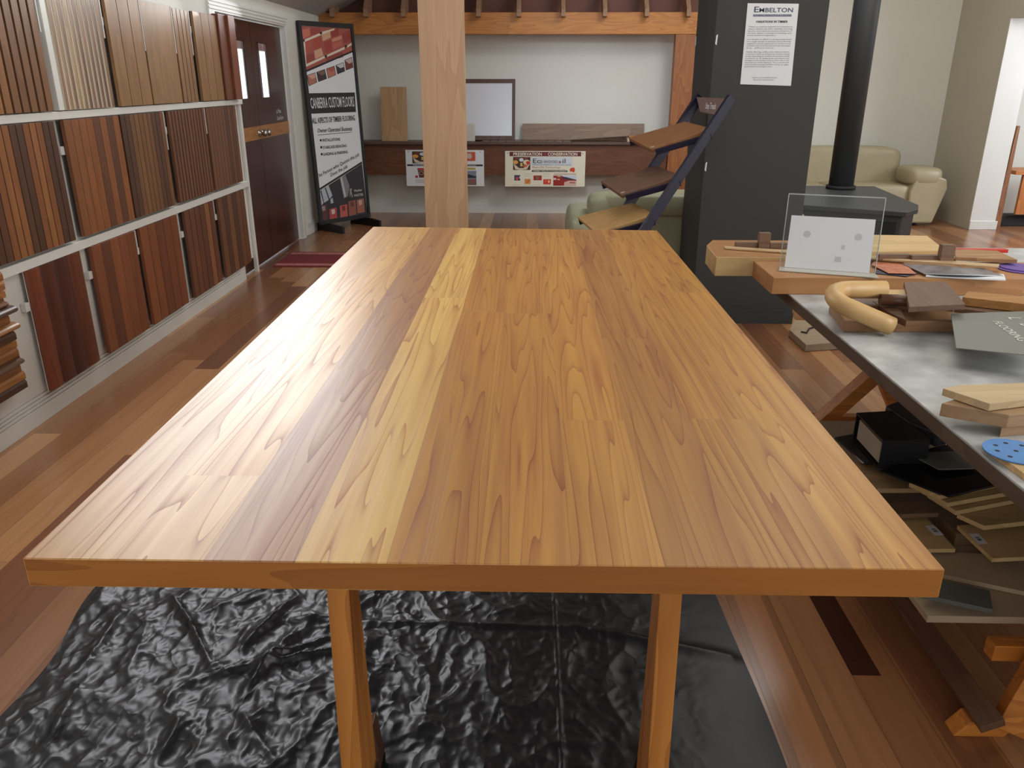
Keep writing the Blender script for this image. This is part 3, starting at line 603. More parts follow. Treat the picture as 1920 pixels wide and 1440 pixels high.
R_(.115, .675, .19, .83, (64, 62, 84)); E(.15, .77, .015, .05, (206, 70, 66)); E(.185, .74, .008, .03, (214, 224, 240), 3)
R_(.245, .785, .32, .925, (214, 138, 70)); Pn([(.27, .9), (.30, .80), (.305, .81), (.28, .91)], (170, 84, 40)); R_(.355, .685, .46, .82, (160, 40, 40)); E(.405, .75, .02, .045, (120, 110, 64)); R_(.48, .79, .575, .935, (206, 54, 38)); E(.55, .855, .012, .04, (240, 190, 120)); E(.51, .84, .012, .04, (226, 90, 80))
R_(.605, .685, .895, .975, (150, 34, 30)); Pn([(.70, .685), (.895, .685), (.895, .80), (.75, .73)], (196, 208, 224)); Pn([(.72, .72), (.76, .725), (.89, .80), (.80, .80), (.73, .78)], (46, 50, 70), 2); R_(.655, .70, .695, .72, (226, 206, 190), 2); R_(.655, .78, .685, .81, (220, 190, 170), 2); Pn([(.74, .97), (.745, .87), (.80, .83), (.895, .83), (.895, .97)], (206, 176, 164), 2); R_(.81, .87, .88, .90, (170, 60, 60), 3); E(.625, .78, .02, .03, (226, 200, 190))
for u in (.10, .24, .35, .47): R_(u, .955, u+.1, .962, (150, 148, 140))
for u in (.24, .47): R_(u, .64, u+.1, .647, (150, 148, 140)); R_(u, .70, u+.08, .707, (170, 168, 160))
R_(.61, .63, .89, .645, (190, 120, 110)); R_(.61, .655, .89, .662, (150, 148, 140)); E(.035, .06, .006, .013, (40, 38, 40)); E(.965, .07, .006, .013, (40, 38, 40))
mb.build('print', p)
p, mb, R_, Pn, E, T = poster('white poster with a coffee cup half hidden by the tall board', (760, 281), (908, 349), m_paper)
bowl(R_, Pn, E, .085, .04, .36, .37); R_(.015, .395, .985, .445, (28, 30, 46)); T('PRESERVATION IS CONSERVATION', .09, .44, .035, .80, m_paper); R_(.70, .05, .89, .30, (198, 84, 54)); Pn([(.79+x*.12, .165+y*.17) for x, y in AUS], (196, 184, 172), 1)
R_(.145, .50, .235, .555, (178, 38, 46)); Pn([(.15, .56), (.235, .56), (.225, .765), (.165, .765)], (94, 46, 42)); E(.193, .64, .03, .05, (190, 160, 140)); E(.193, .64, .022, .035, (70, 34, 32), 3); R_(.115, .705, .148, .77, (160, 32, 44))
R_(.70, .485, .89, .545, (176, 166, 70)); R_(.70, .57, .90, .97, (128, 136, 156)); Pn([(.70, .60), (.76, .64), (.90, .73), (.90, .77), (.70, .77)], (48, 48, 56)); R_(.70, .80, .90, .97, (120, 100, 92), 1); R_(.84, .82, .88, .88, (170, 70, 80), 2); R_(.11, .81, .30, .92, (206, 206, 204)); E(.04, .045, .006, .013, (40, 38, 40)); E(.955, .05, .006, .013, (40, 38, 40))
mb.build('print', p)

# tall board standing behind the table
YBD = 4.25; a, b = at(785, 60, Y=YBD), at(871, 60, Y=YBD)
m_tall = wood('tall_board_oak', (206, 166, 132), (184, 142, 108), 'z', .32, ring=4, line=.35)
tag(MB().box(a.x, b.x, YBD, YBD+.022, 0, 2.6, m_tall, .0015).build('tall_floorboard'), 'tall wide oak board standing upright behind the far end of the table', 'wood board')

# ------------------------------------------------------------------ oak table top on trestles
TZ = .888
tt = MB(); tx0, tx1, ty0, ty1 = -.6905, .5625, .924, 3.538
P = [at(42, 1047, Z=TZ), at(1772, 1068, Z=TZ), at(1232, 432, Z=TZ), at(700, 425, Z=TZ)]
P = [Vector((p.x, p.y, TZ)) for p in P]
tt.mi(m_table); tt.prism(P, (0, 0, -.045), m_tedge, .0015)
tt.bm.normal_update()
for f in tt.bm.faces:
    if abs(f.normal.z) > .9: f.material_index = 0
tcx = (P[0].x+P[1].x)/2
tag(tt.build('oak_table_top', origin=(tcx, (P[0].y+P[2].y)/2, TZ-.045)), 'large oiled oak table top of glued boards resting on pine trestles', 'table top')
m_tpine = wood('trestle_pine_upright', (206, 128, 56), (176, 100, 40), 'z', .5, scale=.8)
m_tpinex = wood('trestle_pine_bar', (200, 122, 52), (170, 96, 40), 'x', .5)
def trestle(y, xa, xb, label, mirror=1, foot=None):
    t = thing('trestle', ((xa+xb)/2, y, 0), label, 'trestle', 'trestles under the oak top')
    MB().box(xa-.06, xb+.06, y-.022, y+.022, .755, .8425, m_tpinex, .003).build('top_bar', t)
    for x in (xa, xb):
        for s in (-1, 1):
            xr = x*(1.12 if s*mirror > 0 else 1); mb = MB(); mb.bar((xr, y+s*.062*mirror, .822), (xr, y+s*mirror*(.10 if s*mirror < 0 else .12), .0), .036, .066, m_tpine, side=(1, 0, 0), bev=.002); lg = mb.build('leg', t)
            if s*mirror > 0:
                mb = MB(); mb.box(xr+.0185, xr+.021, y+s*.10, y+s*.135, .09, .15, m_steel); mb.build('hinge_plate', lg)
    for xa_, xb_ in (foot or ()):
        mb = MB(); mb.hexa([(xa_, 1.41, .0025), (xb_, 1.41, .0025), (xb_, 1.47, .0025), (xa_, 1.47, .0025), (xa_+.006, 1.42, .10), (xb_-.012, 1.42, .13), (xb_-.012, 1.46, .13), (xa_+.006, 1.46, .10)], wood('dark_foot_wood', (96, 62, 44), (78, 48, 34), 'z', .5), .002)
        fb_ = mb.build('foot_block', t)
        mb = MB(); mb.box(xa_-.003, xa_+.018, 1.404, 1.4095, .05, .13, m_steel, .001); tag(mb.build('hinge_plate', fb_), 'pale metal plate')
        MB().box((xa_+xb_)/2-.015, (xa_+xb_)/2+.015, 1.0, 1.405, .0025, .03, m_tpinex, .002).build('foot_rail', t)
    return t
tr = trestle(1.165, -.300, .228, 'orange pine trestle under the near end of the oak top', foot=((at(668, 1420, Y=1.41).x, at(712, 1420, Y=1.41).x), (at(1203, 1420, Y=1.41).x, at(1240, 1420, Y=1.41).x)))
trestle(3.20, -.300, .228, 'orange pine trestle under the far end of the oak top', -1)

# ------------------------------------------------------------------ plastic sheet
m_pl, nt, N, L, b = nm('black_polythene')
b.inputs['Base Color'].default_value = (.012, .0145, .019, 1); b.inputs['Roughness'].default_value = .38; b.inputs['Specular IOR Level'].default_value = .55
tc = N.new('ShaderNodeTexCoord'); n = N.new('ShaderNodeTexNoise'); n.inputs['Scale'].default_value = 20; n.inputs['Detail'].default_value = 1; n.inputs['Distortion'].default_value = .3
vo = N.new('ShaderNodeTexVoronoi'); vo.inputs['Scale'].default_value = 15; vo.feature = 'F1'
ms = N.new('ShaderNodeMapping'); ms.inputs['Scale'].default_value = (1, .55, 1); ms.inputs['Rotation'].default_value = (0, 0, .5)
L.new(tc.outputs['Object'], n.inputs['Vector']); L.new(tc.outputs['Object'], ms.inputs[0])
mxn = N.new('ShaderNodeMix'); mxn.data_type = 'VECTOR'; mxn.inputs['Factor'].default_value = .05; L.new(ms.outputs[0], mxn.inputs[4]); L.new(n.outputs[1], mxn.inputs[5]); L.new(mxn.outputs[1], vo.inputs['Vector'])
sx = N.new('ShaderNodeSeparateXYZ'); L.new(tc.outputs['Object'], sx.inputs[0])
mr = N.new('ShaderNodeMapRange'); mr.inputs['From Min'].default_value = .55; mr.inputs['From Max'].default_value = -.35; mr.inputs['To Min'].default_value = .05; mr.inputs['To Max'].default_value = 1.0; L.new(sx.outputs[0], mr.inputs['Value'])
ad = N.new('ShaderNodeMath'); ad.operation = 'ADD'; L.new(vo.outputs['Distance'], ad.inputs[0]); L.new(n.outputs[0], ad.inputs[1])
bp = N.new('ShaderNodeBump'); bp.inputs['Distance'].default_value = .010; L.new(ad.outputs[0], bp.inputs['Height']); L.new(mr.outputs[0], bp.inputs['Strength']); L.new(bp.outputs[0], b.inputs['Normal'])
SX0, SX1, SY0, SY1 = -1.335, .600, .15, 2.55; nx, ny = 380, 440
verts = []; faces = []
def seg(px, py, ax, ay, bx, by):
    dx, dy = bx-ax, by-ay; t = ((px-ax)*dx+(py-ay)*dy)/(dx*dx+dy*dy); t = max(0, min(1, t)); return math.hypot(px-ax-t*dx, py-ay-t*dy), t
F = []
for s in [((650, 1190), (350, 1290)), ((420, 1270), (680, 1210)), ((440, 1330), (560, 1180)), ((300, 1430), (350, 1340)), ((450, 1340), (520, 1440)), ((560, 1170), (1100, 1180)), ((1050, 1175), (1400, 1240)), ((640, 1160), (540, 1170)), ((90, 1400), (140, 1300)), ((820, 1360), (620, 1440)), ((330, 1120), (400, 1260)), ((560, 1120), (450, 1230)), ((1080, 1440), (1220, 1400)), ((250, 1140), (100, 1300))]:
    a, b_ = at(*s[0], Z=0), at(*s[1], Z=0); F.append((a.x, a.y, b_.x, b_.y, random.uniform(.012, .022), random.uniform(.010, .02)))
rs = np.random.RandomState(11)
for _ in range(190):
    cx_ = rs.uniform(SX0, .35)-.0; cy_ = rs.uniform(.9, 2.3); L_ = rs.uniform(.03, .16); th_ = rs.choice([.35, 1.1, -.5, 1.7])+rs.normal(0, .3)
    F.append((cx_, cy_, cx_+L_*math.cos(th_), cy_+L_*math.sin(th_), rs.uniform(.0015, .005), rs.uniform(.005, .009)))
GX, GY = np.meshgrid(SX0+(SX1-SX0)*np.arange(nx+1)/nx, SY0+(SY1-SY0)*np.arange(ny+1)/ny)
K_ = np.clip((.45-GX)/.8, .04, 1)
RIDGE = np.zeros_like(GX)
for ax, ay, bx, by, hh, w in F:
    dx, dy = bx-ax, by-ay; t = np.clip(((GX-ax)*dx+(GY-ay)*dy)/(dx*dx+dy*dy), 0, 1)
    dd = np.hypot(GX-ax-t*dx, GY-ay-t*dy); RIDGE += hh*np.exp(-np.abs(dd/w)**1.3)*np.sqrt(np.sin(np.pi*np.clip(t, .02, 1)).clip(0))
RIDGE += .004*np.exp(-((GX-.087)/.004)**2)
for j in range(ny+1):
    for i in range(nx+1):
        x = SX0+(SX1-SX0)*i/nx; y = SY0+(SY1-SY0)*j/ny; k = K_[j, i]
        xe = x + (.02*math.sin(y*5)+.012*math.sin(y*11+1))*max(0, 1-(i/nx)*4) + (.012*math.sin(y*4+2))*max(0, (i/nx)*6-5)
        h = .012*k*(1-abs(noise.noise(Vector((x*5, y*4.2, 1.3)))*2))**3 + .005*k*(1-abs(noise.noise(Vector((x*13+y*4, y*9-x*3, 4.2)))*2))**2 + .0022*k*(1-abs(noise.noise(Vector((x*30+y*9, y*22, 9.1)))*2))
        h += RIDGE[j, i]
        ed = min(i, nx-i, j, ny-j)/6; h = .0015+h*min(1, ed)
        for fx in (-.300, .228):
            for fy in (1.065, 1.285, 1.43):
                dd = math.hypot(x-fx, y-fy)
                if dd < .12: h = .0004+h*max(0, (dd-.06)/.06)*.999
        verts.append((xe, y, h))
for j in range(ny):
    for i in range(nx):
        a = j*(nx+1)+i; faces.append((a, a+1, a+nx+2, a+nx+1))
me = D.meshes.new('plastic_sheet'); me.from_pydata(verts, [], faces); me.materials.append(m_pl)
for p in me.polygons: p.use_smooth = True
o = D.objects.new('plastic_sheet', me); COL.objects.link(o); tag(o, 'crinkled black plastic drop sheet spread on the floor under the table', 'plastic sheet')

# red floor mat by the doors
mb = MB(); mp_ = [(520, 499), (690, 500), (690, 472), (565, 472)]
z_ = .008; Pm = [at(p[0], p[1], Z=z_) for p in mp_]; y0, y1 = Pm[0].y, Pm[3].y; x0 = -2.20; x1 = -1.25
m_mat = plain('red_mat_pile', (122, 42, 46), .9, mottle=.1, scale=60); m_matb = plain('pink_mat_band', (176, 110, 104), .9, mottle=.35, scale=30)
mb.box(x0, x1, y0, y1, .0005, z_, m_mat); mat_ = mb.build('floor_mat'); tag(mat_, 'small red mat with pink patterned borders on the floor before the doors', 'mat')
for ya, yb in ((y0+.03, y0+.11), (y1-.12, y1-.03)): MB().box(x0+.01, x1-.01, ya, yb, z_+.0002, z_+.001, m_matb).build('border_band', mat_)
# (children of a mesh thing use its own origin)

# ------------------------------------------------------------------ sheet of text on the column, marks
em = thing('notice', (1.41, YC, 1.47), 'white printed notice headed Embelton on the charcoal column'.replace(' headed Embelton', ' about timber variations'), 'notice')
YE = YC-.004; c = [at(x, y, Y=YE) for x, y in ((1402, 6), (1498, 7), (1483, 161), (1388, 158))]
mb = MB(); mb.prism(c, (0, .0035, 0), m_paper); mb.build('sheet', em)
L0, T0, R0, B0 = (c[0].x+c[3].x)/2, c[0].z, (c[1].x+c[2].x)/2, c[3].z; W_, H_ = R0-L0, T0-B0; mb = MB(); m_navy = plain('navy_ink', (54, 66, 92), .6); m_gry = plain('grey_ink', (92, 98, 108), .6)
def ET(s, u, v, h, w, m=m_gry, bold=0): text_bm(mb, s, m, (L0+u*W_, YE-.0008, T0-v*H_), (1, 0, 0), (0, 0, 1), h*H_/.7, w*W_, bold=bold)
ET('E', .12, .108, .068, .09, m_navy, .0003); ET('MBELTON', .225, .108, .052, .65, m_navy, .0003)
y = YE-.0006; mb.poly([(L0+.12*W_, y, T0-.162*H_), (L0+.87*W_, y, T0-.162*H_), (L0+.87*W_, y, T0-.132*H_), (L0+.12*W_, y, T0-.132*H_)], plain('bar_grey', (150, 160, 176), .6)); ET('FLOORING, PRODUCTS & ACCESSORIES', .13, .158, .02, .73, m_navy, .0002)
ET('VARIATIONS IN TIMBER', .19, .235, .026, .62, m_ink, .0004)
paras = [['Timber is a natural material and variations in', 'colour, texture and other naturally occurring', 'features occur between species and pieces of', 'the same species, including and meaning some', 'boards variations in appearance.'],
         ['It can therefore be difficult in ordering a product based', 'on a single sample. In all cases where flooring', 'supplied it can be expected not current stock', 'variations that are in the lots and from the sample', 'as shown.'],
         ['Timber flooring, unlike most other products,', 'continues to take up and give up moisture during', 'its life depending on weather around and inside', 'conditions so do being some movement and', 'changes to the surface of your floor are to be', 'expected and will be apparent. This is normal and', 'may include peaking and fine cracks or gaps', 'between boards and changes in colour.']]
v = .29
for P_ in paras:
    for k, s in enumerate(P_): ET(s, .05, v, .015, .86 if k < len(P_)-1 else .55); v += .0262
    v += .024
ET('Timber is a renewable resource', .22, .922, .015, .5); ET('Please do recycle timber', .25, .95, .015, .42)
mb.build('print', em)
for k, (x, y, lab) in enumerate(((1336, 75, 'upper white chip mark on the charcoal column front'), (1305, 78, 'white chip mark on the left face of the charcoal column'), (1318, 313, 'lower white chip mark on the charcoal column front'))):
    if k == 1:
        p = at(x, y, X=1.073); mb = MB(); mb.prism([p+Vector((0, 0, .03)), p+Vector((0, .03, .02)), p+Vector((0, .02, -.03)), p+Vector((0, -.01, -.02))], (-.001, 0, 0), m_paper)
    else:
        p = at(x, y, Y=YC-.0005); p.x = max(p.x, 1.085); mb = MB(); mb.prism([p+Vector((-.002, 0, .025)), p+Vector((.007, 0, .03)), p+Vector((.004, 0, -.028)), p+Vector((-.005, 0, -.02))], (0, -.001, 0), m_paper)
    tag(mb.build('paint_chip'), lab, 'mark')

# ------------------------------------------------------------------ step tread display
T_, w_, s_, a_ = Vector((1.123, 4.87, 1.367)), Vector((.111, -.355, -.0)), Vector((-.448, -.206, -.673)), Vector((-.294, .067, -.094))
T_ = T_ + Vector((-.0, 0, 0))
sd = thing('step_display', tuple(T_+s_*(T_.z/-s_.z)), 'navy ladder frame displaying timber stair treads in front of the charcoal column', 'display stand')
sdir = s_.normalized(); foot = T_+s_*(T_.z/-s_.z); wn = w_.normalized()
for off in (Vector((0, 0, 0)), -w_):
    MB().bar(T_+off-sdir*.05, foot+off+sdir*.0-Vector((0, 0, -.02)), .028, .056, m_blue, side=wn, bev=.002).build('stringer', sd)
trc = [((156, 104, 66), (140, 90, 56)), ((126, 92, 78), (110, 78, 66)), ((196, 156, 104), (178, 136, 86))]
treads = []
for k, ti in enumerate((.222, .600, .918)):
    S = T_+s_*ti; nn = w_.cross(a_).normalized(); nn = nn if nn.z > 0 else -nn
    m = wood('tread_%d' % k, trc[k][0], trc[k][1], 'x', .4)
    ex = a_.normalized()*.02
    c = [S-w_+a_+wn*.02, S-w_-a_*.12+wn*.02, S-a_*.12-wn*.02, S+a_-wn*.02]
    c = [p+nn*.016 for p in c]; c[2] = c[2]-zz*.022; c[3] = c[3]-zz*.040; c[0] = c[0]+zz*.006
    mb = MB(); mb.prism(c, nn*.022, m, .003)
    S = S-zz*.036
    t = mb.build('stair_tread'); tag(t, ['honey brown stair tread on the top rung of the navy display', 'dull brown stair tread on the middle rung of the navy display', 'pale oak stair tread on the lowest rung of the navy display'][k], 'stair tread', 'sample treads on the navy display'); treads.append(t)
    e = S+a_*.93-wn*.06+nn*.0385; q = [e+a_.normalized()*-.012-wn*.008, e+a_.normalized()*.012-wn*.008, e+a_.normalized()*.012+wn*.008, e+a_.normalized()*-.012+wn*.008]
    mb = MB(); mb.prism(q, nn*.001, m_paper); mb.build('price_tag', t)
    for off in (Vector((0, 0, .014)), -w_+zz*.038):
        MB().bar(S+off-a_*.05, S+off+a_*.97, .022, .030, m_blue, side=wn).build('bracket_arm', sd)
m_head = wood('head_board', (120, 86, 78), (108, 76, 70), 'y', .5)
H0 = T_-w_-sdir*.03; H1 = T_-sdir*.03; fn = (sdir.cross(wn)).normalized(); fn = fn if fn.x < 0 else -fn
fn = (fn+Vector((0, -.9, 0))).normalized()
dn = Vector((-.02, -.05, -.10)); off = fn*.03
mb = MB(); mb.prism([H0+off, H1+off-wn*.02, H1+off-wn*.045+dn*.95, H0+off+wn*.075+dn*.8], -fn*.016, m_head); hb = mb.build('name_board', sd)
mb = MB(); ctr = (H0+H1)/2+off+dn*.62+fn*.001; ux = (H1-H0).normalized(); uy = -dn.normalized(); text_bm(mb, 'Step Treads', m_paper, ctr-ux*.055, ux, uy, .055, .12, bold=.0006, thick=.0006); mb.build('lettering', hb)

# ------------------------------------------------------------------ sofas
def armchair_back():
    t = thing('leather_sofa', (.95, 6.1, 0), 'sage green leather sofa behind the navy step display', 'sofa')
    MB().cushion(.55, 1.75, 5.80, 6.05, .06, .64, m_sofag, .2).build('back_panel', t)
    MB().cushion(.52, 1.78, 5.78, 6.12, .58, .745, m_sofag, .3).build('back_pillow', t)
    MB().cushion(.42, .66, 5.80, 6.1, .45, .735, m_sofag, .5).build('side_pillow', t)
    for x in (.28, 1.80): MB().cushion(x, x+.24, 5.74, 6.65, .03, .60, m_sofag, .45).build('armrest', t)
    MB().cushion(.53, 1.79, 6.06, 6.66, .08, .43, m_sofag, .25).build('seat', t)
    for x in (.45, 1.85):
        for y in (5.9, 6.5): MB().tube([(x, y, 0), (x, y, .06)], .03, m_blackg).build('foot', t)
armchair_back()
t = thing('leather_sofa', (3.4, 9.3, 0), 'cream leather sofa against the back wall right of the stove flue', 'sofa')
MB().cushion(2.35, 4.20, 9.42, 9.72, .12, .80, m_sofa, .22).build('backrest', t)
MB().cushion(2.35, 3.27, 8.97, 9.46, .20, .43, m_sofa, .22).build('seat_cushion', t)
MB().cushion(3.28, 4.16, 8.97, 9.46, .20, .43, m_sofa, .22).build('seat_cushion', t)
MB().box(2.35, 4.17, 8.99, 9.6, .035, .205, m_sofa, .01).build('base', t)
for k, x in enumerate((2.12, 4.12)):
    mb = MB(); pts = [(x+.03, 8.94, .03), (x+.30, 8.94, .03), (x+.40, 8.94, .40), (x+.38, 8.94, .50), (x+.26, 8.94, .54), (x+.05, 8.94, .50), (x+.0, 8.94, .36)] if k else [(x+.33, 8.94, .03), (x+.06, 8.94, .03), (x-.04, 8.94, .40), (x-.02, 8.94, .50), (x+.10, 8.94, .54), (x+.28, 8.94, .50), (x+.33, 8.94, .36)]
    mb.prism(pts, (0, .72, 0), m_sofa, .02); mb.build('armrest', t)
    MB().cushion(x-.02+.0*k, x+.36, 8.93, 9.42, .42, .62, m_sofa, .5).build('arm_pad', t)
for x in (2.3, 4.25):
    for y in (9.02, 9.55): MB().tube([(x, y, 0), (x, y, .04)], .03, m_blackg).build('foot', t)

# ------------------------------------------------------------------ stove
st = thing('wood_heater', (2.5, 6.3, 0), 'charcoal wood heater with a perforated flue right of the column', 'heater')
m_stove = plain('stove_enamel', (58, 60, 62), .45, mottle=.08)
ZS = .60
tp = [at(p[0], p[1], Z=ZS) for p in ((1640, 349), (1722, 384), (1722, 392), (1700, 398), (1500, 384), (1500, 348))]
mb = MB(); mb.prism(tp, (0, 0, -.035), m_stove, .004); mb.build('top_plate', st)
cx = sum(p.x for p in tp)/6; cy = sum(p.y for p in tp)/6
lo = [Vector((cx+(p.x-cx)*.95, cy+(p.y-cy)*.92, ZS-.036)) for p in tp]
mb = MB(); mb.prism(lo, (0, 0, -(ZS-.036-.02)), m_stove, .006); fb = mb.build('firebox', st)
mb = MB(); A_, B_ = lo[3], lo[4]; d = (B_-A_).normalized(); nn = Vector((d.y, -d.x, 0)); nn = nn if nn.y < 0 else -nn
mb.prism([A_+d*.03+nn*.001-zz*.05, A_+d*.62+nn*.001-zz*.05, A_+d*.62+nn*.001-zz*.5, A_+d*.03+nn*.001-zz*.5], nn*.02, m_blackg, .003); mb.build('firebox_door', st)
fc = at(1582, 356, Z=ZS); r = .105
fc = Vector((fc.x, fc.y+.08, ZS))
MB().tube([(fc.x, fc.y, ZS+.001), (fc.x, fc.y, ZS+.03)], .125, m_blackg, 28).build('flue_collar', st)
MB().tube([(fc.x, fc.y, ZS+.03), (fc.x, fc.y, 3.9)], r, plain('flue_black', (64, 66, 68), .5), 36).build('flue_pipe', st)
mb = MB(); m_hole = plain('flue_hole', (128, 130, 130), .3, metal=.4)
for j in range(130):
    zc = ZS+.10+j*.0155
    for k in range(5):
        th = math.radians(-38+k*9+(4.5 if j % 2 else 0)); n_ = Vector((math.cos(th), math.sin(th), 0)); tg = Vector((-n_.y, n_.x, 0)); c = Vector((fc.x, fc.y, zc))+n_*(r+.0012)
        mb.poly([c+tg*.0032+zz*.0, c+zz*.0036, c-tg*.0032, c-zz*.0036], m_hole)
tag(mb.build('flue_perforations', st), kind='stuff')

# side room through the opening
tag(MB().hexa([(4.995, 8.765, 0), (5.065, 8.765, 0), (5.065, 8.795, 0), (4.995, 8.795, 0), (5.025, 8.765, 1.06), (5.050, 8.765, 1.06), (5.050, 8.795, 1.06), (5.025, 8.795, 1.06)], wood('leaning_board', (150, 96, 64), (120, 72, 48), 'z', .5)).build('leaning_board'), 'brown board leaning against the wall inside the right opening', 'wood board')
bn_ = thing('timber_bench', (5.7, 8.9, 0), 'orange timber bench seen through the right opening', 'bench')
m_ben = wood('bench_timber', (196, 116, 62), (168, 92, 48), 'z', .5)
MB().box(5.16, 6.1, 8.85, 9.25, .56, .60, m_ben, .003).build('seat_board', bn_)
MB().box(5.26, 5.50, 8.87, 8.91, .14, .559, m_ben, .003).build('front_panel', bn_)
MB().box(5.18, 5.23, 9.18, 9.22, 0, .559, m_ben).build('leg', bn_); MB().box(6.0, 6.08, 8.88, 8.96, 0, .559, m_ben).build('leg', bn_)
MB().box(5.15, 5.99, 8.95, 9.12, .0, .12, m_blackg, .01).build('foot_rail', bn_)

# ------------------------------------------------------------------ trestle table at the right
RZ = .75
rt = thing('display_table', (1.75, 2.4, 0), 'grey stone topped trestle table at the right covered with samples', 'table')
m_edge = wood('ply_edge_dark', (96, 74, 54), (76, 58, 42), 'y', .6)
RX0 = .975
mb = MB(); mb.box(RX0, 2.55, 1.0, 3.86, RZ-.006, RZ, m_conc, .001); mb.build('laminate_top', rt)
mb = MB(); mb.box(RX0+.001, 2.549, 1.001, 3.859, RZ-.044, RZ-.0065, m_edge, .002); mb.build('panel_core', rt)
m_leg = wood('trestle_leg_pine', (214, 128, 50), (180, 98, 36), 'x', .45)
for y in (1.58, 3.0):
    P0_, P1_ = ((1.02, y, .02), (1.62, y, .70)) if y > 2 else ((1.172, 1.545, .03), (1.385, 1.60, .70))
    MB().bar(P0_, P1_, .07, .05, m_leg, side=(0, 1, 0) if y > 2 else (1, -.3, 0), bev=.002).build('leg', rt)
    MB().bar((2.45, y+.0, .02), (1.86, y+.0, .70), .07, .05, m_leg, side=(0, 1, 0), bev=.002).build('leg', rt)
    MB().bar((1.40, y+.065, .44), (1.62, y+.065, .03), .05, .05, m_leg, side=(0, 1, 0), bev=.002).build('brace', rt)
    MB().box(1.55, 1.95, y-.04, y+.04, .665, .7055, m_leg, .002).build('top_bar', rt)
    MB().box(1.14, 2.33, y-.02+.055, y+.02+.055, .17, .215, m_leg, .002).build('cross_bar', rt)
mb = MB(); mb.prism([(1.046, 1.545, .0), (1.17, 1.545, .0), (1.20, 1.545, .05), (1.16, 1.545, .046), (1.08, 1.545, .044)], (0, .05, 0), m_leg, .003); mb.build('foot_block', rt)
# brown batten along the floor rail
m_bat = wood('brown_batten', (112, 76, 56), (94, 62, 46), 'y', .45)
mb = MB(); mb.hexa([(1.083, 1.505, .050), (1.135, 1.505, .075), (1.128, 1.505, .093), (1.076, 1.505, .068), (1.083, 2.9, .050), (1.135, 2.9, .075), (1.128, 2.9, .093), (1.076, 2.9, .068)], m_bat, .001)
tag(mb.build('timber_batten'), 'brown batten resting on the trestle foot below the sample pile', 'batten')

ZP = .235
m_mdf = plain('grey_beige_mdf', (176, 156, 128), .6, mottle=.04, scale=12); m_core = wood('board_core', (172, 136, 88), (150, 114, 72), 'x', .6)
m_ply = wood('engineered_board', (212, 178, 126), (192, 158, 106), 'x', .55, ring=4); m_ply2 = wood('engineered_board_dark', (126, 96, 68), (108, 80, 56), 'x', .6)
mb = MB(); p0 = at(1740, 1155, Z=ZP+.02)
mb.box(p0.x, 1.75, p0.y, 2.9, ZP, ZP+.02, m_mdf, .0015); tag(mb.build('lower_shelf_panel'), 'large beige panel laid as a lower shelf under the right table', 'panel')
def slab_thing(name, pts, z, th, m, label, cat='wood sample', group=None, sticker=None):
    mb = quad_slab(pts, z, th, m, bev=.0008); o = mb.build(name); tag(o, label, cat, group)
    if sticker:
        mb = MB(); mb.prism([at(p[0], p[1], Z=z+.0004) for p in sticker], (0, 0, -.0003), m_paper)
        a, b, c_, d_ = [at(p[0], p[1], Z=z+.0007) for p in sticker]
        for k in (.35, .5, .62): mb.poly([a.lerp(b, .3).lerp(d_.lerp(c_, .3), k), a.lerp(b, .75).lerp(d_.lerp(c_, .75), k), a.lerp(b, .75).lerp(d_.lerp(c_, .75), k+.07), a.lerp(b, .3).lerp(d_.lerp(c_, .3), k+.07)], m_ink)
        s = mb.build('paper_label', None); s.parent = o; s.location = Vector(s['_loc'])-Vector(o['_loc'])
    return o
z0 = ZP+.021
slab_thing('floorboard_sample', [(1560, 1034), (1925, 1110), (2010, 1060), (1880, 1040), (1800, 1036), (1700, 1034)], z0+.014, .013, m_mdf, 'wide grey beige sheet lying on the lower shelf', 'panel')
slab_thing('vinyl_tile_sample', [(1726, 1114), (1862, 1143), (1856, 1107), (1760, 1086)], z0+.034, .012, plain('grey_tile_face', (92, 96, 90), .5, mottle=.06, scale=30), 'small dark grey tile sample at the front of the lower shelf')
slab_thing('floorboard_sample', [(1600, 1031), (1792, 1029), (1732, 966), (1560, 966)], z0+.034, .012, m_ply, 'tan floorboard with a white label, left of the lower pile', sticker=[(1735, 986), (1750, 984), (1770, 1003), (1753, 1004)])
slab_thing('floorboard_sample', [(1861, 1047), (2060, 1038), (1990, 970), (1795, 985)], z0+.060, .012, m_ply, 'tan floorboard with a white label, right of the lower pile', sticker=[(1816, 1001), (1834, 1000), (1852, 1019), (1835, 1020)])
st0 = [((1846, 986), (2100, 958), (2000, 900), (1795, 963)), ((1793, 958), (1990, 920), (1960, 870), (1740, 925)), ((1777, 943), (1960, 910), (1940, 860), (1720, 912)), ((1762, 929), (1900, 900), (1880, 850), (1705, 905))]
labs = ['lowest and longest tan board of the fanned stack', 'tan board second from the bottom of the fanned stack', 'tan board third from the bottom of the fanned stack', 'top tan board of the fanned stack, under the black bag']
for k, (pts, lb) in enumerate(zip(st0, labs)):
    z = z0+.092+k*.0165; slab_thing('floorboard_sample', pts, z, .014, m_ply, lb, group='fanned stack of floorboard samples on the lower shelf')
mb = MB(); c = at(1780, 1000, Z=z0); mb.box(1.22, 1.42, 2.0, 2.5, z0, z0+.040, m_ply2, .002); tag(mb.build('timber_offcut'), 'dark brown board wedged under the fanned stack', 'offcut')
slab_thing('floorboard_sample', [(1640, 966), (1760, 962), (1735, 925), (1610, 926)], z0+.060, .014, m_ply2, 'dark brown board behind the labelled left sample')
slab_thing('floorboard_sample', [(1590, 917), (1740, 916), (1700, 868), (1560, 868)], z0+.128, .014, wood('plain_ply2', (170, 138, 100), (150, 118, 84), 'x', .6), 'light brown board beneath the black ring binder')
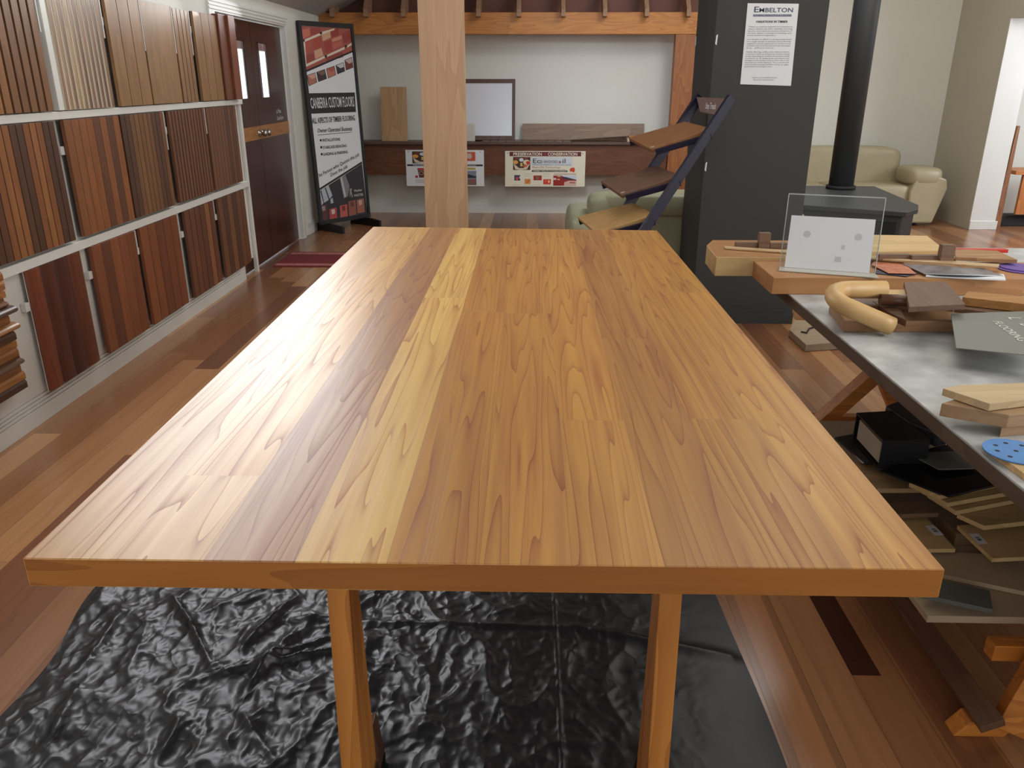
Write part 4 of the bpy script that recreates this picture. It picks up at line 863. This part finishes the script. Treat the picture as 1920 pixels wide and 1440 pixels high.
# black things above
zb_ = z0+.132
slab_thing('black_plastic_bag', [(1650, 881), (1780, 930), (1873, 908), (1845, 870), (1730, 858)], z0+.168, .006, plain('glossy_black_bag', (20, 21, 24), .18), 'glossy black plastic bag lying over the fanned stack', 'bag')
rb = thing('ring_binder', tuple(at(1650, 850, Z=zb_)), 'black ring binder lying closed beside the black box file', 'binder')
quad_slab([(1565, 820), (1622, 868), (1700, 866), (1640, 806)], zb_+.020, .003, m_black).build('cover', rb)
quad_slab([(1580, 824), (1618, 862), (1690, 860), (1636, 812)], zb_+.0165, .012, m_paper).build('pages', rb)
quad_slab([(1565, 822), (1622, 870), (1700, 868), (1640, 808)], zb_+.004, .003, m_black).build('cover', rb)
# box file
bx = thing('box_file', tuple(at(1640, 850, Z=zb_+.022)), 'open ended black box file showing white pages', 'box file')
zt = zb_+.115; tb = [at(p[0], p[1], Z=zt) for p in ((1606, 774), (1656, 826), (1745, 824), (1672, 770))]
mb = MB(); mb.prism(tb, (0, 0, -.004), m_black)
for i, j in ((1, 2), (2, 3), (3, 0)):
    A_, B_ = tb[i]-zz*.0045, tb[j]-zz*.0045; d = (B_-A_).normalized(); nrm = Vector((-d.y, d.x, 0))*.004
    mb.prism([A_, B_, B_+nrm, A_+nrm], (0, 0, -.085), m_black)
mb.prism([p-zz*.09 for p in tb], (0, 0, -.003), m_black); mb.build('case', bx)
c_ = sum(tb, Vector())/4; ins = [c_+(p-c_)*.88-zz*.018 for p in tb]; ins[0] = tb[0].lerp(tb[3], .06)-zz*.018+ (tb[1]-tb[0])*.08; ins[1] = tb[1].lerp(tb[2], .05)-zz*.018-(tb[1]-tb[0])*.08
mb = MB(); mb.prism(ins, (0, 0, -.065), plain('page_block', (196, 188, 170), .7)); mb.build('pages', bx)
mb = MB(); sp = [at(p[0], p[1], Z=zb_+.10) for p in ((1660, 760), (1705, 790), (1760, 812), (1800, 800), (1740, 748), (1690, 748))]
mb.prism(sp, (0, 0, -.05), plain('charcoal_leather', (46, 46, 48), .5), .008); tag(mb.build('camera_bag'), 'dark grey case behind the black box file', 'case')
bf = thing('open_folder', tuple(at(1760, 880, Z=zb_)), 'open folder with a grey page and steel rings at the table edge', 'folder')
mb = MB(); P = [at(1700, 848, Z=zb_+.050), at(1760, 880, Z=zb_+.056), at(1832, 878, Z=zb_+.048), at(1790, 846, Z=zb_+.048)]
mb.prism(P, (0, 0, -.002), plain('grey_page', (140, 146, 140), .6, mottle=.02)); mb.build('page', bf)
mb = MB(); P = [at(1706, 850, Z=zb_+.038), at(1768, 882, Z=zb_+.038), at(1850, 876, Z=zb_+.038), at(1800, 826, Z=zb_+.038)]; mb.prism(P, (0, 0, -.003), m_black); mb.build('cover', bf)
for k in range(4):
    c = at(1778+k*13, 836+k*8, Z=zb_+.046); pth = [c+Vector((.012*math.cos(t), .004*math.cos(t), .012*math.sin(t))) for t in [math.pi*j/8 for j in range(9)]]; MB().tube(pth, .0015, m_steel, 6).build('ring', bf)

# ------------------------------------------------------------------ goods on the right table
def slab_on(name, pts, z, th, m, label, cat='wood sample', bev=.001):
    return tag(quad_slab(pts, z, th, m, bev=bev).build(name), label, cat)
m_pale = wood('pale_beam_end', (214, 180, 128), (196, 160, 106), 'x', .5, ring=4); m_pinkb = wood('pink_brown_beam', (184, 128, 82), (166, 110, 68), 'x', .42)
# pale edged slab: top brown, front pale
A0 = at(1325, 460, Z=.83); A1 = at(1343, 482, Z=.83)
mb = MB(); mb.prism([(A0.x, A0.y-.0, .83), (A1.x, A1.y, .83), (1.72, A1.y, .83), (1.72, A0.y+.12, .83), (A0.x+.05, A0.y+.12, .83)], (0, 0, -.0785), m_pale, .002)
slab1 = mb.build('timber_slab'); tag(slab1, 'pale sided thick slab overhanging the left of the right table, behind', 'timber slab')
mb = MB(); mb.prism([(A0.x+.004, A0.y, .8303), (A1.x+.004, A1.y+.004, .8303), (1.71, A1.y+.004, .8303), (1.71, A0.y+.115, .8303), (A0.x+.05, A0.y+.115, .8303)], (0, 0, .0008), m_pinkb); mb.build('veneer_face', None).parent = slab1
v = D.objects[[o.name for o in D.objects if o.name.startswith('veneer_face')][0]]; v.location = Vector(v['_loc'])-Vector(slab1['_loc'])
B0, B1 = at(1413, 489, Z=.815), at(1450, 520, Z=.815)
mb = MB(); mb.prism([(B0.x, B0.y, .815), (B1.x, B1.y, .815), (2.35, B1.y, .815), (2.35, B0.y, .815)], (0, 0, -.0645), m_pinkb, .002)
tag(mb.build('timber_slab'), 'long brown beam overhanging the left edge of the right table, in front', 'timber slab')
# red strip sample and tan board behind
mb = MB(); mb.box(1.40, 1.98, 3.33, 3.36, .832, .846, plain('red_strip', (196, 52, 34), .4), .001)
tag(mb.build('red_strip'), 'thin bright red strip lying behind the brown blocks', 'strip')
slab_on('floorboard_sample', [(1630, 472), (1775, 470), (1738, 442), (1630, 440)], .850, .018, m_ply, 'tan board with clipped corner at the back of the right table')
slab_on('floorboard_sample', [(1792, 482), (1908, 487), (1870, 470), (1790, 467)], .846, .014, wood('tan_step', (180, 130, 84), (140, 100, 66), 'x', .5), 'short tan tread sample right of the upright brown block')
m_blk = wood('brown_block', (122, 92, 74), (104, 76, 60), 'x', .6)
def block(px0, px1, pyb, h, y, label, up=False):
    a, b = at(px0, pyb, Z=.8325), at(px1, pyb, Z=.8325); mb = MB(); mb.box(a.x, b.x, a.y, a.y+.03, .8325, .8325+h, m_blk, .001)
    tag(mb.build('timber_block'), label, 'block', 'brown blocks on the back slab')
block(1380, 1420, 465, .022, 0, 'low brown block left of the acrylic holder'); block(1422, 1443, 466, .065, 0, 'upright brown block left of the acrylic holder')
block(1444, 1476, 466, .022, 0, 'low brown block touching the left side of the acrylic holder')
block(1648, 1706, 488, .022, 0, 'low brown block just right of the acrylic holder'); block(1709, 1760, 490, .022, 0, 'low brown block second right of the acrylic holder'); block(1762, 1787, 492, .068, 0, 'upright brown block right of the acrylic holder')
slab_on('thin_batten', [(1360, 465), (1358, 461), (1874, 495), (1872, 500)], .8385, .006, wood('thin_pale_batten', (204, 172, 132), (186, 152, 112), 'x', .5), 'long thin pale batten lying across both slabs', 'batten')
# acrylic holder with the turned sheet
ah = thing('sign_holder', tuple(at(1555, 512, Z=.816)), 'clear acrylic sign holder with a blank looking white sheet', 'sign holder')
m_acr = D.materials.new('clear_acrylic'); m_acr.use_nodes = True; nt = m_acr.node_tree
tr_ = nt.nodes.new('ShaderNodeBsdfTransparent'); tr_.inputs[0].default_value = (.90, .92, .92, 1); gl = nt.nodes.new('ShaderNodeBsdfGlossy'); gl.inputs['Roughness'].default_value = .03; fr_ = nt.nodes.new('ShaderNodeFresnel'); fr_.inputs[0].default_value = 1.22; mxs = nt.nodes.new('ShaderNodeMixShader')
nt.links.new(fr_.outputs[0], mxs.inputs[0]); nt.links.new(tr_.outputs[0], mxs.inputs[1]); nt.links.new(gl.outputs[0], mxs.inputs[2]); nt.links.new(mxs.outputs[0], nt.nodes['Material Output'].inputs[0])
m_acre = plain('acrylic_edge', (176, 186, 184), .2, mottle=.02)
bl, br2 = at(1462, 500, Z=.818), at(1640, 513, Z=.818); hgt = at(1484, 363, Y=bl.y+.055).z
hx = (br2-bl); hx.z = 0; hw = hx.length; hx.normalize(); hy = Vector((-hx.y, hx.x, 0)); topo = hy*.055
A_, B_ = Vector((bl.x, bl.y, .8165)), Vector((br2.x, br2.y, .8165)); C_ = Vector((B_.x, B_.y, hgt))+topo; D_ = Vector((A_.x, A_.y, hgt))+topo
mb = MB(); mb.prism([A_, B_, C_, D_], hy*.003, m_acr); mb.build('acrylic_panel', ah)
mb = MB(); e = .0015
for p, q_ in ((D_, C_), (A_, D_), (B_, C_)): mb.bar(p-hy*.0005, q_-hy*.0005, .0022, .0045, m_acre)
mb.build('polished_edge', ah)
mb = MB(); mb.prism([A_-hy*.075-hx*.0, B_-hy*.075+hx*.012, B_-hy*.001, A_-hy*.001], (0, 0, .003), plain('frosted_base', (188, 186, 176), .3, mottle=.02)); mb.build('base_plate', ah)
pa = Vector((0, 0, 0)); up_ = (D_-A_).normalized()
mb = MB(); P0 = A_+hx*.018-hy*.012+zz*.004; P1 = B_-hx*.02-hy*.012+zz*.004; hh = (hgt-.8165)*.72
mb.prism([P0, P1, P1+up_*hh-hx*.004, P0+up_*hh+hx*.002], -hy*.001, m_paper); ps = mb.build('white_sheet', ah)
mb = MB(); m_faint = plain('faint_grey_print', (196, 198, 204), .7)
for u, vv in ((.22, .66), (.82, .66)):
    c = P0.lerp(P1, u)+up_*hh*vv-hy*.0014; mb.poly([c+(hx*math.cos(t)+up_*math.sin(t))*.013 for t in [2*math.pi*k/20 for k in range(20)]], m_faint)
for u, vv, a_1, b_1 in ((.62, .22, .022, .020), (.66, .45, .012, .016)):
    c = P0.lerp(P1, u)+up_*hh*vv-hy*.0014; mb.poly([c-hx*a_1/2-up_*b_1/2, c+hx*a_1/2-up_*b_1/2, c+hx*a_1/2+up_*b_1/2, c-hx*a_1/2+up_*b_1/2], m_faint)
mb.build('faint_print', ps)
# brochures
m_or = plain('orange_print', (190, 116, 84), .4, mottle=.3, scale=30); 
slab_on('brochure', [(1640, 512), (1700, 518), (1722, 512), (1700, 500), (1650, 500)], .819, .0025, plain('dark_blue_print', (50, 52, 70), .4), 'dark brochure under the orange leaflet', 'brochure')
slab_on('leaflet', [(1634, 496), (1666, 512), (1718, 513), (1694, 492), (1640, 488)], .824, .0015, m_or, 'orange printed leaflet beside the acrylic holder', 'leaflet')
mg = thing('magazine', tuple(at(1790, 510, Z=.8165)), 'open magazine with curled cover lying on the front brown beam', 'magazine')
mb = quad_slab([(1736, 517), (1886, 524), (1882, 514), (1740, 505)], .822, .005, m_paper); mb.build('pages', mg)
mb = MB(); ridge = []
for (x0_, y0_), (x1_, y1_), zb2 in (((1730, 514), (1882, 517), .823), ((1700, 500), (1842, 507), .0),): pass
n_ = 10; R1 = []; R2 = []
for k in range(n_+1):
    t = k/n_; zt_ = .825+.010*math.sin(math.pi*min(1, t*1.15)); p = at(1732+150*t, 513+4*t, Z=zt_); q2 = at(1690+155*t, 494+9*t, Z=.826+.006*math.sin(math.pi*t)); R1.append(p); R2.append(q2)
for k in range(n_): mb.poly([R1[k], R1[k+1], R2[k+1], R2[k]], plain('magazine_photo', (120, 116, 120), .3, mottle=.4, scale=25), True)
for k in range(n_): mb.poly([R1[k], R1[k+1], R1[k+1]-zz*.0022, R1[k]-zz*.0022], m_paper)
mb.build('open_page', mg)
pc = at(1912, 505, Z=.8175); mb = MB(); mb.tube([(pc.x, pc.y, .816), (pc.x, pc.y, .8195)], .075, plain('purple_disc', (110, 84, 160), .6), 28); tag(mb.build('sanding_disc'), 'purple sanding disc at the right edge behind the magazine', 'sanding disc')
mb = MB(); mb.tube([(pc.x+.01, pc.y+.015, .8198), (pc.x+.01, pc.y+.015, .824)], .072, plain('purple_disc', (110, 84, 160), .6), 28); tag(mb.build('sanding_disc'), 'upper purple sanding disc lying on the first one', 'sanding disc')

# planks and handrails in front of the beam
m_br1 = wood('red_brown_plank', (128, 84, 62), (108, 68, 50), 'x', .4); m_br2 = wood('brown_plank_light', (164, 122, 88), (146, 104, 72), 'x', .5); m_dkh = wood('dark_handrail', (104, 66, 52), (88, 54, 44), 'x', .25)
def long_box(name, pl, pr, z, th, m, label, cat='timber sample'):
    """pl/pr: (back-left, front-left), (back-right, front-right) pixels of the top"""
    return slab_on(name, [pl[1], pr[1], pr[0], pl[0]], z, th, m, label, cat, .0015)
long_box('timber_plank', ((1556, 566), (1585, 602)), ((1860, 580), (1880, 602)), RZ+.0365, .036, m_br2, 'thick brown plank with a stamped end lying nearest the table front')
long_box('timber_plank', ((1560, 555), (1572, 575)), ((1780, 552), (1790, 570)), RZ+.058, .020, m_br1, 'red brown plank beneath the pale bent handrail')
hr = at(1650, 562, Z=RZ+.080); hr2 = at(1752, 565, Z=RZ+.080)
tag(MB().tube([hr, hr2], .019, m_dkh, 18).build('handrail_sample'), 'short dark polished round handrail on the red brown plank', 'handrail')
slab_on('timber_block', [(1705, 575), (1810, 570), (1775, 528), (1695, 528)], RZ+.100, .018, wood('dull_brown_face', (112, 78, 62), (98, 66, 52), 'y', .5), 'dark brown square board tilted over the planks', 'timber sample')
slab_on('handrail_sample', [(1635, 564), (1668, 586), (1700, 600), (1690, 582), (1660, 564)], RZ+.0595, .022, m_dkh, 'dark shaped handrail offcut behind the pale one', 'handrail')
slab_on('timber_offcut', [(1662, 552), (1705, 552), (1706, 543), (1664, 543)], RZ+.090, .012, m_ply, 'small pale offcut between bent handrail and dark board', 'offcut')
slab_on('timber_stick', [(1805, 557), (1940, 572), (1950, 558), (1815, 546)], RZ+.082, .028, wood('golden_stick', (176, 120, 60), (156, 100, 46), 'x', .5), 'golden brown squared stick at the right edge', 'timber sample')
slab_on('timber_offcut', [(1790, 576), (1925, 596), (1960, 575), (1835, 560)], RZ+.052, .015, m_blk, 'flat brown wedge under the golden stick', 'offcut')
pp_ = [(1560, 583), (1566, 596)]
# stamped marks on plank end
# pale bent handrail
zr = RZ+.105; p1 = at(1660, 543, Z=zr); p2 = at(1590, 543, Z=zr); p3 = at(1560, 553, Z=zr); p4 = at(1560, 567, Z=zr-.004); p6 = at(1672, 612, Z=RZ+.030)
pts = [p1]; ctrl = [p1, p2, at(1545, 545, Z=zr), at(1565, 575, Z=zr-.01), p6]
A1_, A2_ = p2, at(1580, 572, Z=zr-.012); cpt = at(1543, 546, Z=zr)
for k in range(9):
    t = k/8; pts.append(A1_*(1-t)**2+cpt*2*t*(1-t)+A2_*t*t)
for k in range(1, 6): pts.append(A2_.lerp(p6, k/5))
tag(MB().tube(pts, .029, wood('pale_handrail', (212, 172, 118), (196, 154, 100), 'x', .45, ring=3), 24).build('bent_handrail'), 'pale round handrail bent in an elbow on the right table', 'handrail')
# grey card with lettering
gc = [(1783, 588), (1960, 582), (1990, 672), (1793, 652)]
card = tag(quad_slab(gc, RZ+.062, .002, plain('grey_card', (122, 126, 120), .5, mottle=.02)).build('grey_brochure'), 'grey brochure with white lettering at the right edge of the table', 'brochure')
mb = MB(); a = at(1862, 584, Z=RZ+.0625); b = at(1920, 632, Z=RZ+.0625); ux = (b-a); w = ux.length; ux.normalize(); uy = Vector((-ux.y, ux.x, 0)); a2 = at(1865, 600, Z=RZ+.0625); b2 = at(1940, 655, Z=RZ+.0625); ux = (b2-a2).normalized(); uy = Vector((-ux.y, ux.x, 0))
m_lt = plain('pale_print', (204, 206, 198), .6)
text_bm(mb, 'FLOORING', m_lt, at(1860, 602, Z=RZ+.0625), ux, uy, .036, .20, bold=.0006)
text_bm(mb, 'L', m_lt, at(1880, 594, Z=RZ+.0625)+uy*.012, ux, uy, .055, None, bold=.0006); text_bm(mb, 'D', m_lt, at(1902, 606, Z=RZ+.0625)+uy*.012, ux, uy, .055, None, bold=.0006)
s = mb.build('lettering', None); s.parent = card; s.location = Vector(s['_loc'])-Vector(card['_loc'])
# stair nosing block and pale board
mb = MB(); z1_ = RZ+.055
P = [at(1765, 756, Z=z1_), at(1892, 778, Z=z1_), at(1960, 772, Z=z1_), at(1960, 750, Z=z1_), at(1800, 745, Z=z1_)]
mb.prism(P, (0, 0, -.032), wood('nosing_tan', (176, 140, 106), (160, 124, 92), 'x', .5), .002)
P = [at(1884, 778, Z=z1_-.001), at(1960, 772, Z=z1_-.001), at(1960, 765, Z=z1_-.001), at(1890, 768, Z=z1_-.001)]; mb.prism([p-zz*.031 for p in P], (0, 0, -.0225), MATS['nosing_tan'])
tag(mb.build('stair_nosing'), 'tan stair nosing sample propped beneath a pale board', 'stair nosing')
slab_on('floorboard_sample', [(1768, 728), (1856, 757), (1960, 744), (1960, 716), (1800, 722)], z1_+.020, .018, wood('pale_oak_board', (206, 180, 140), (190, 164, 124), 'x', .5), 'pale oak board lying on the tan stair nosing')
tray = [(1847, 834), (1930, 895), (1990, 880), (1900, 822)]
slab_on('pale_tray', tray, RZ+.014, .0135, wood('tray_pine', (214, 176, 124), (190, 150, 100), 'x', .55), 'pale thin board under the blue sanding disc', 'wood sample')
dc = at(1905, 846, Z=RZ+.017); m_bl = plain('blue_disc', (92, 142, 200), .7, mottle=.06, scale=20)
bd = thing('sanding_disc', (dc.x, dc.y, RZ+.0145), 'blue perforated sanding disc at the right edge of the table', 'sanding disc'); rd = .063
MB().tube([(dc.x, dc.y, RZ+.0145), (dc.x, dc.y, RZ+.0175)], rd, m_bl, 36).build('disc', bd)
mb = MB()
for k in range(9):
    rr, th = (rd*.62, 2*math.pi*k/8) if k < 8 else (0, 0); c = Vector((dc.x+rr*math.cos(th), dc.y+rr*math.sin(th), RZ+.0178)); mb.poly([c+Vector((math.cos(t), math.sin(t), 0))*.005 for t in [2*math.pi*j/12 for j in range(12)]], m_ink)
mb.build('hole', bd)
# paver by the column with a cable
pv = thing('stone_paver', tuple(at(1500, 625, Z=0)), 'pale stone paver lying on the floor beside the column', 'paver')
quad_slab([(1480, 618), (1511, 646), (1600, 640), (1560, 602), (1490, 600)], .045, .044, wood('paver_brown', (158, 136, 112), (140, 118, 96), 'x', .7), bev=.003).build('slab', pv)
mb = MB(); cpts = [at(x, y, Z=.052) for x, y in ((1502, 622), (1512, 624), (1517, 616), (1530, 612))]; mb.tube(cpts, .005, m_blackg, 8); tag(mb.build('black_hook'), 'small black wire hook lying on the stone paver', 'hook')

for o in D.objects:
    if '_loc' in o.keys(): del o['_loc']
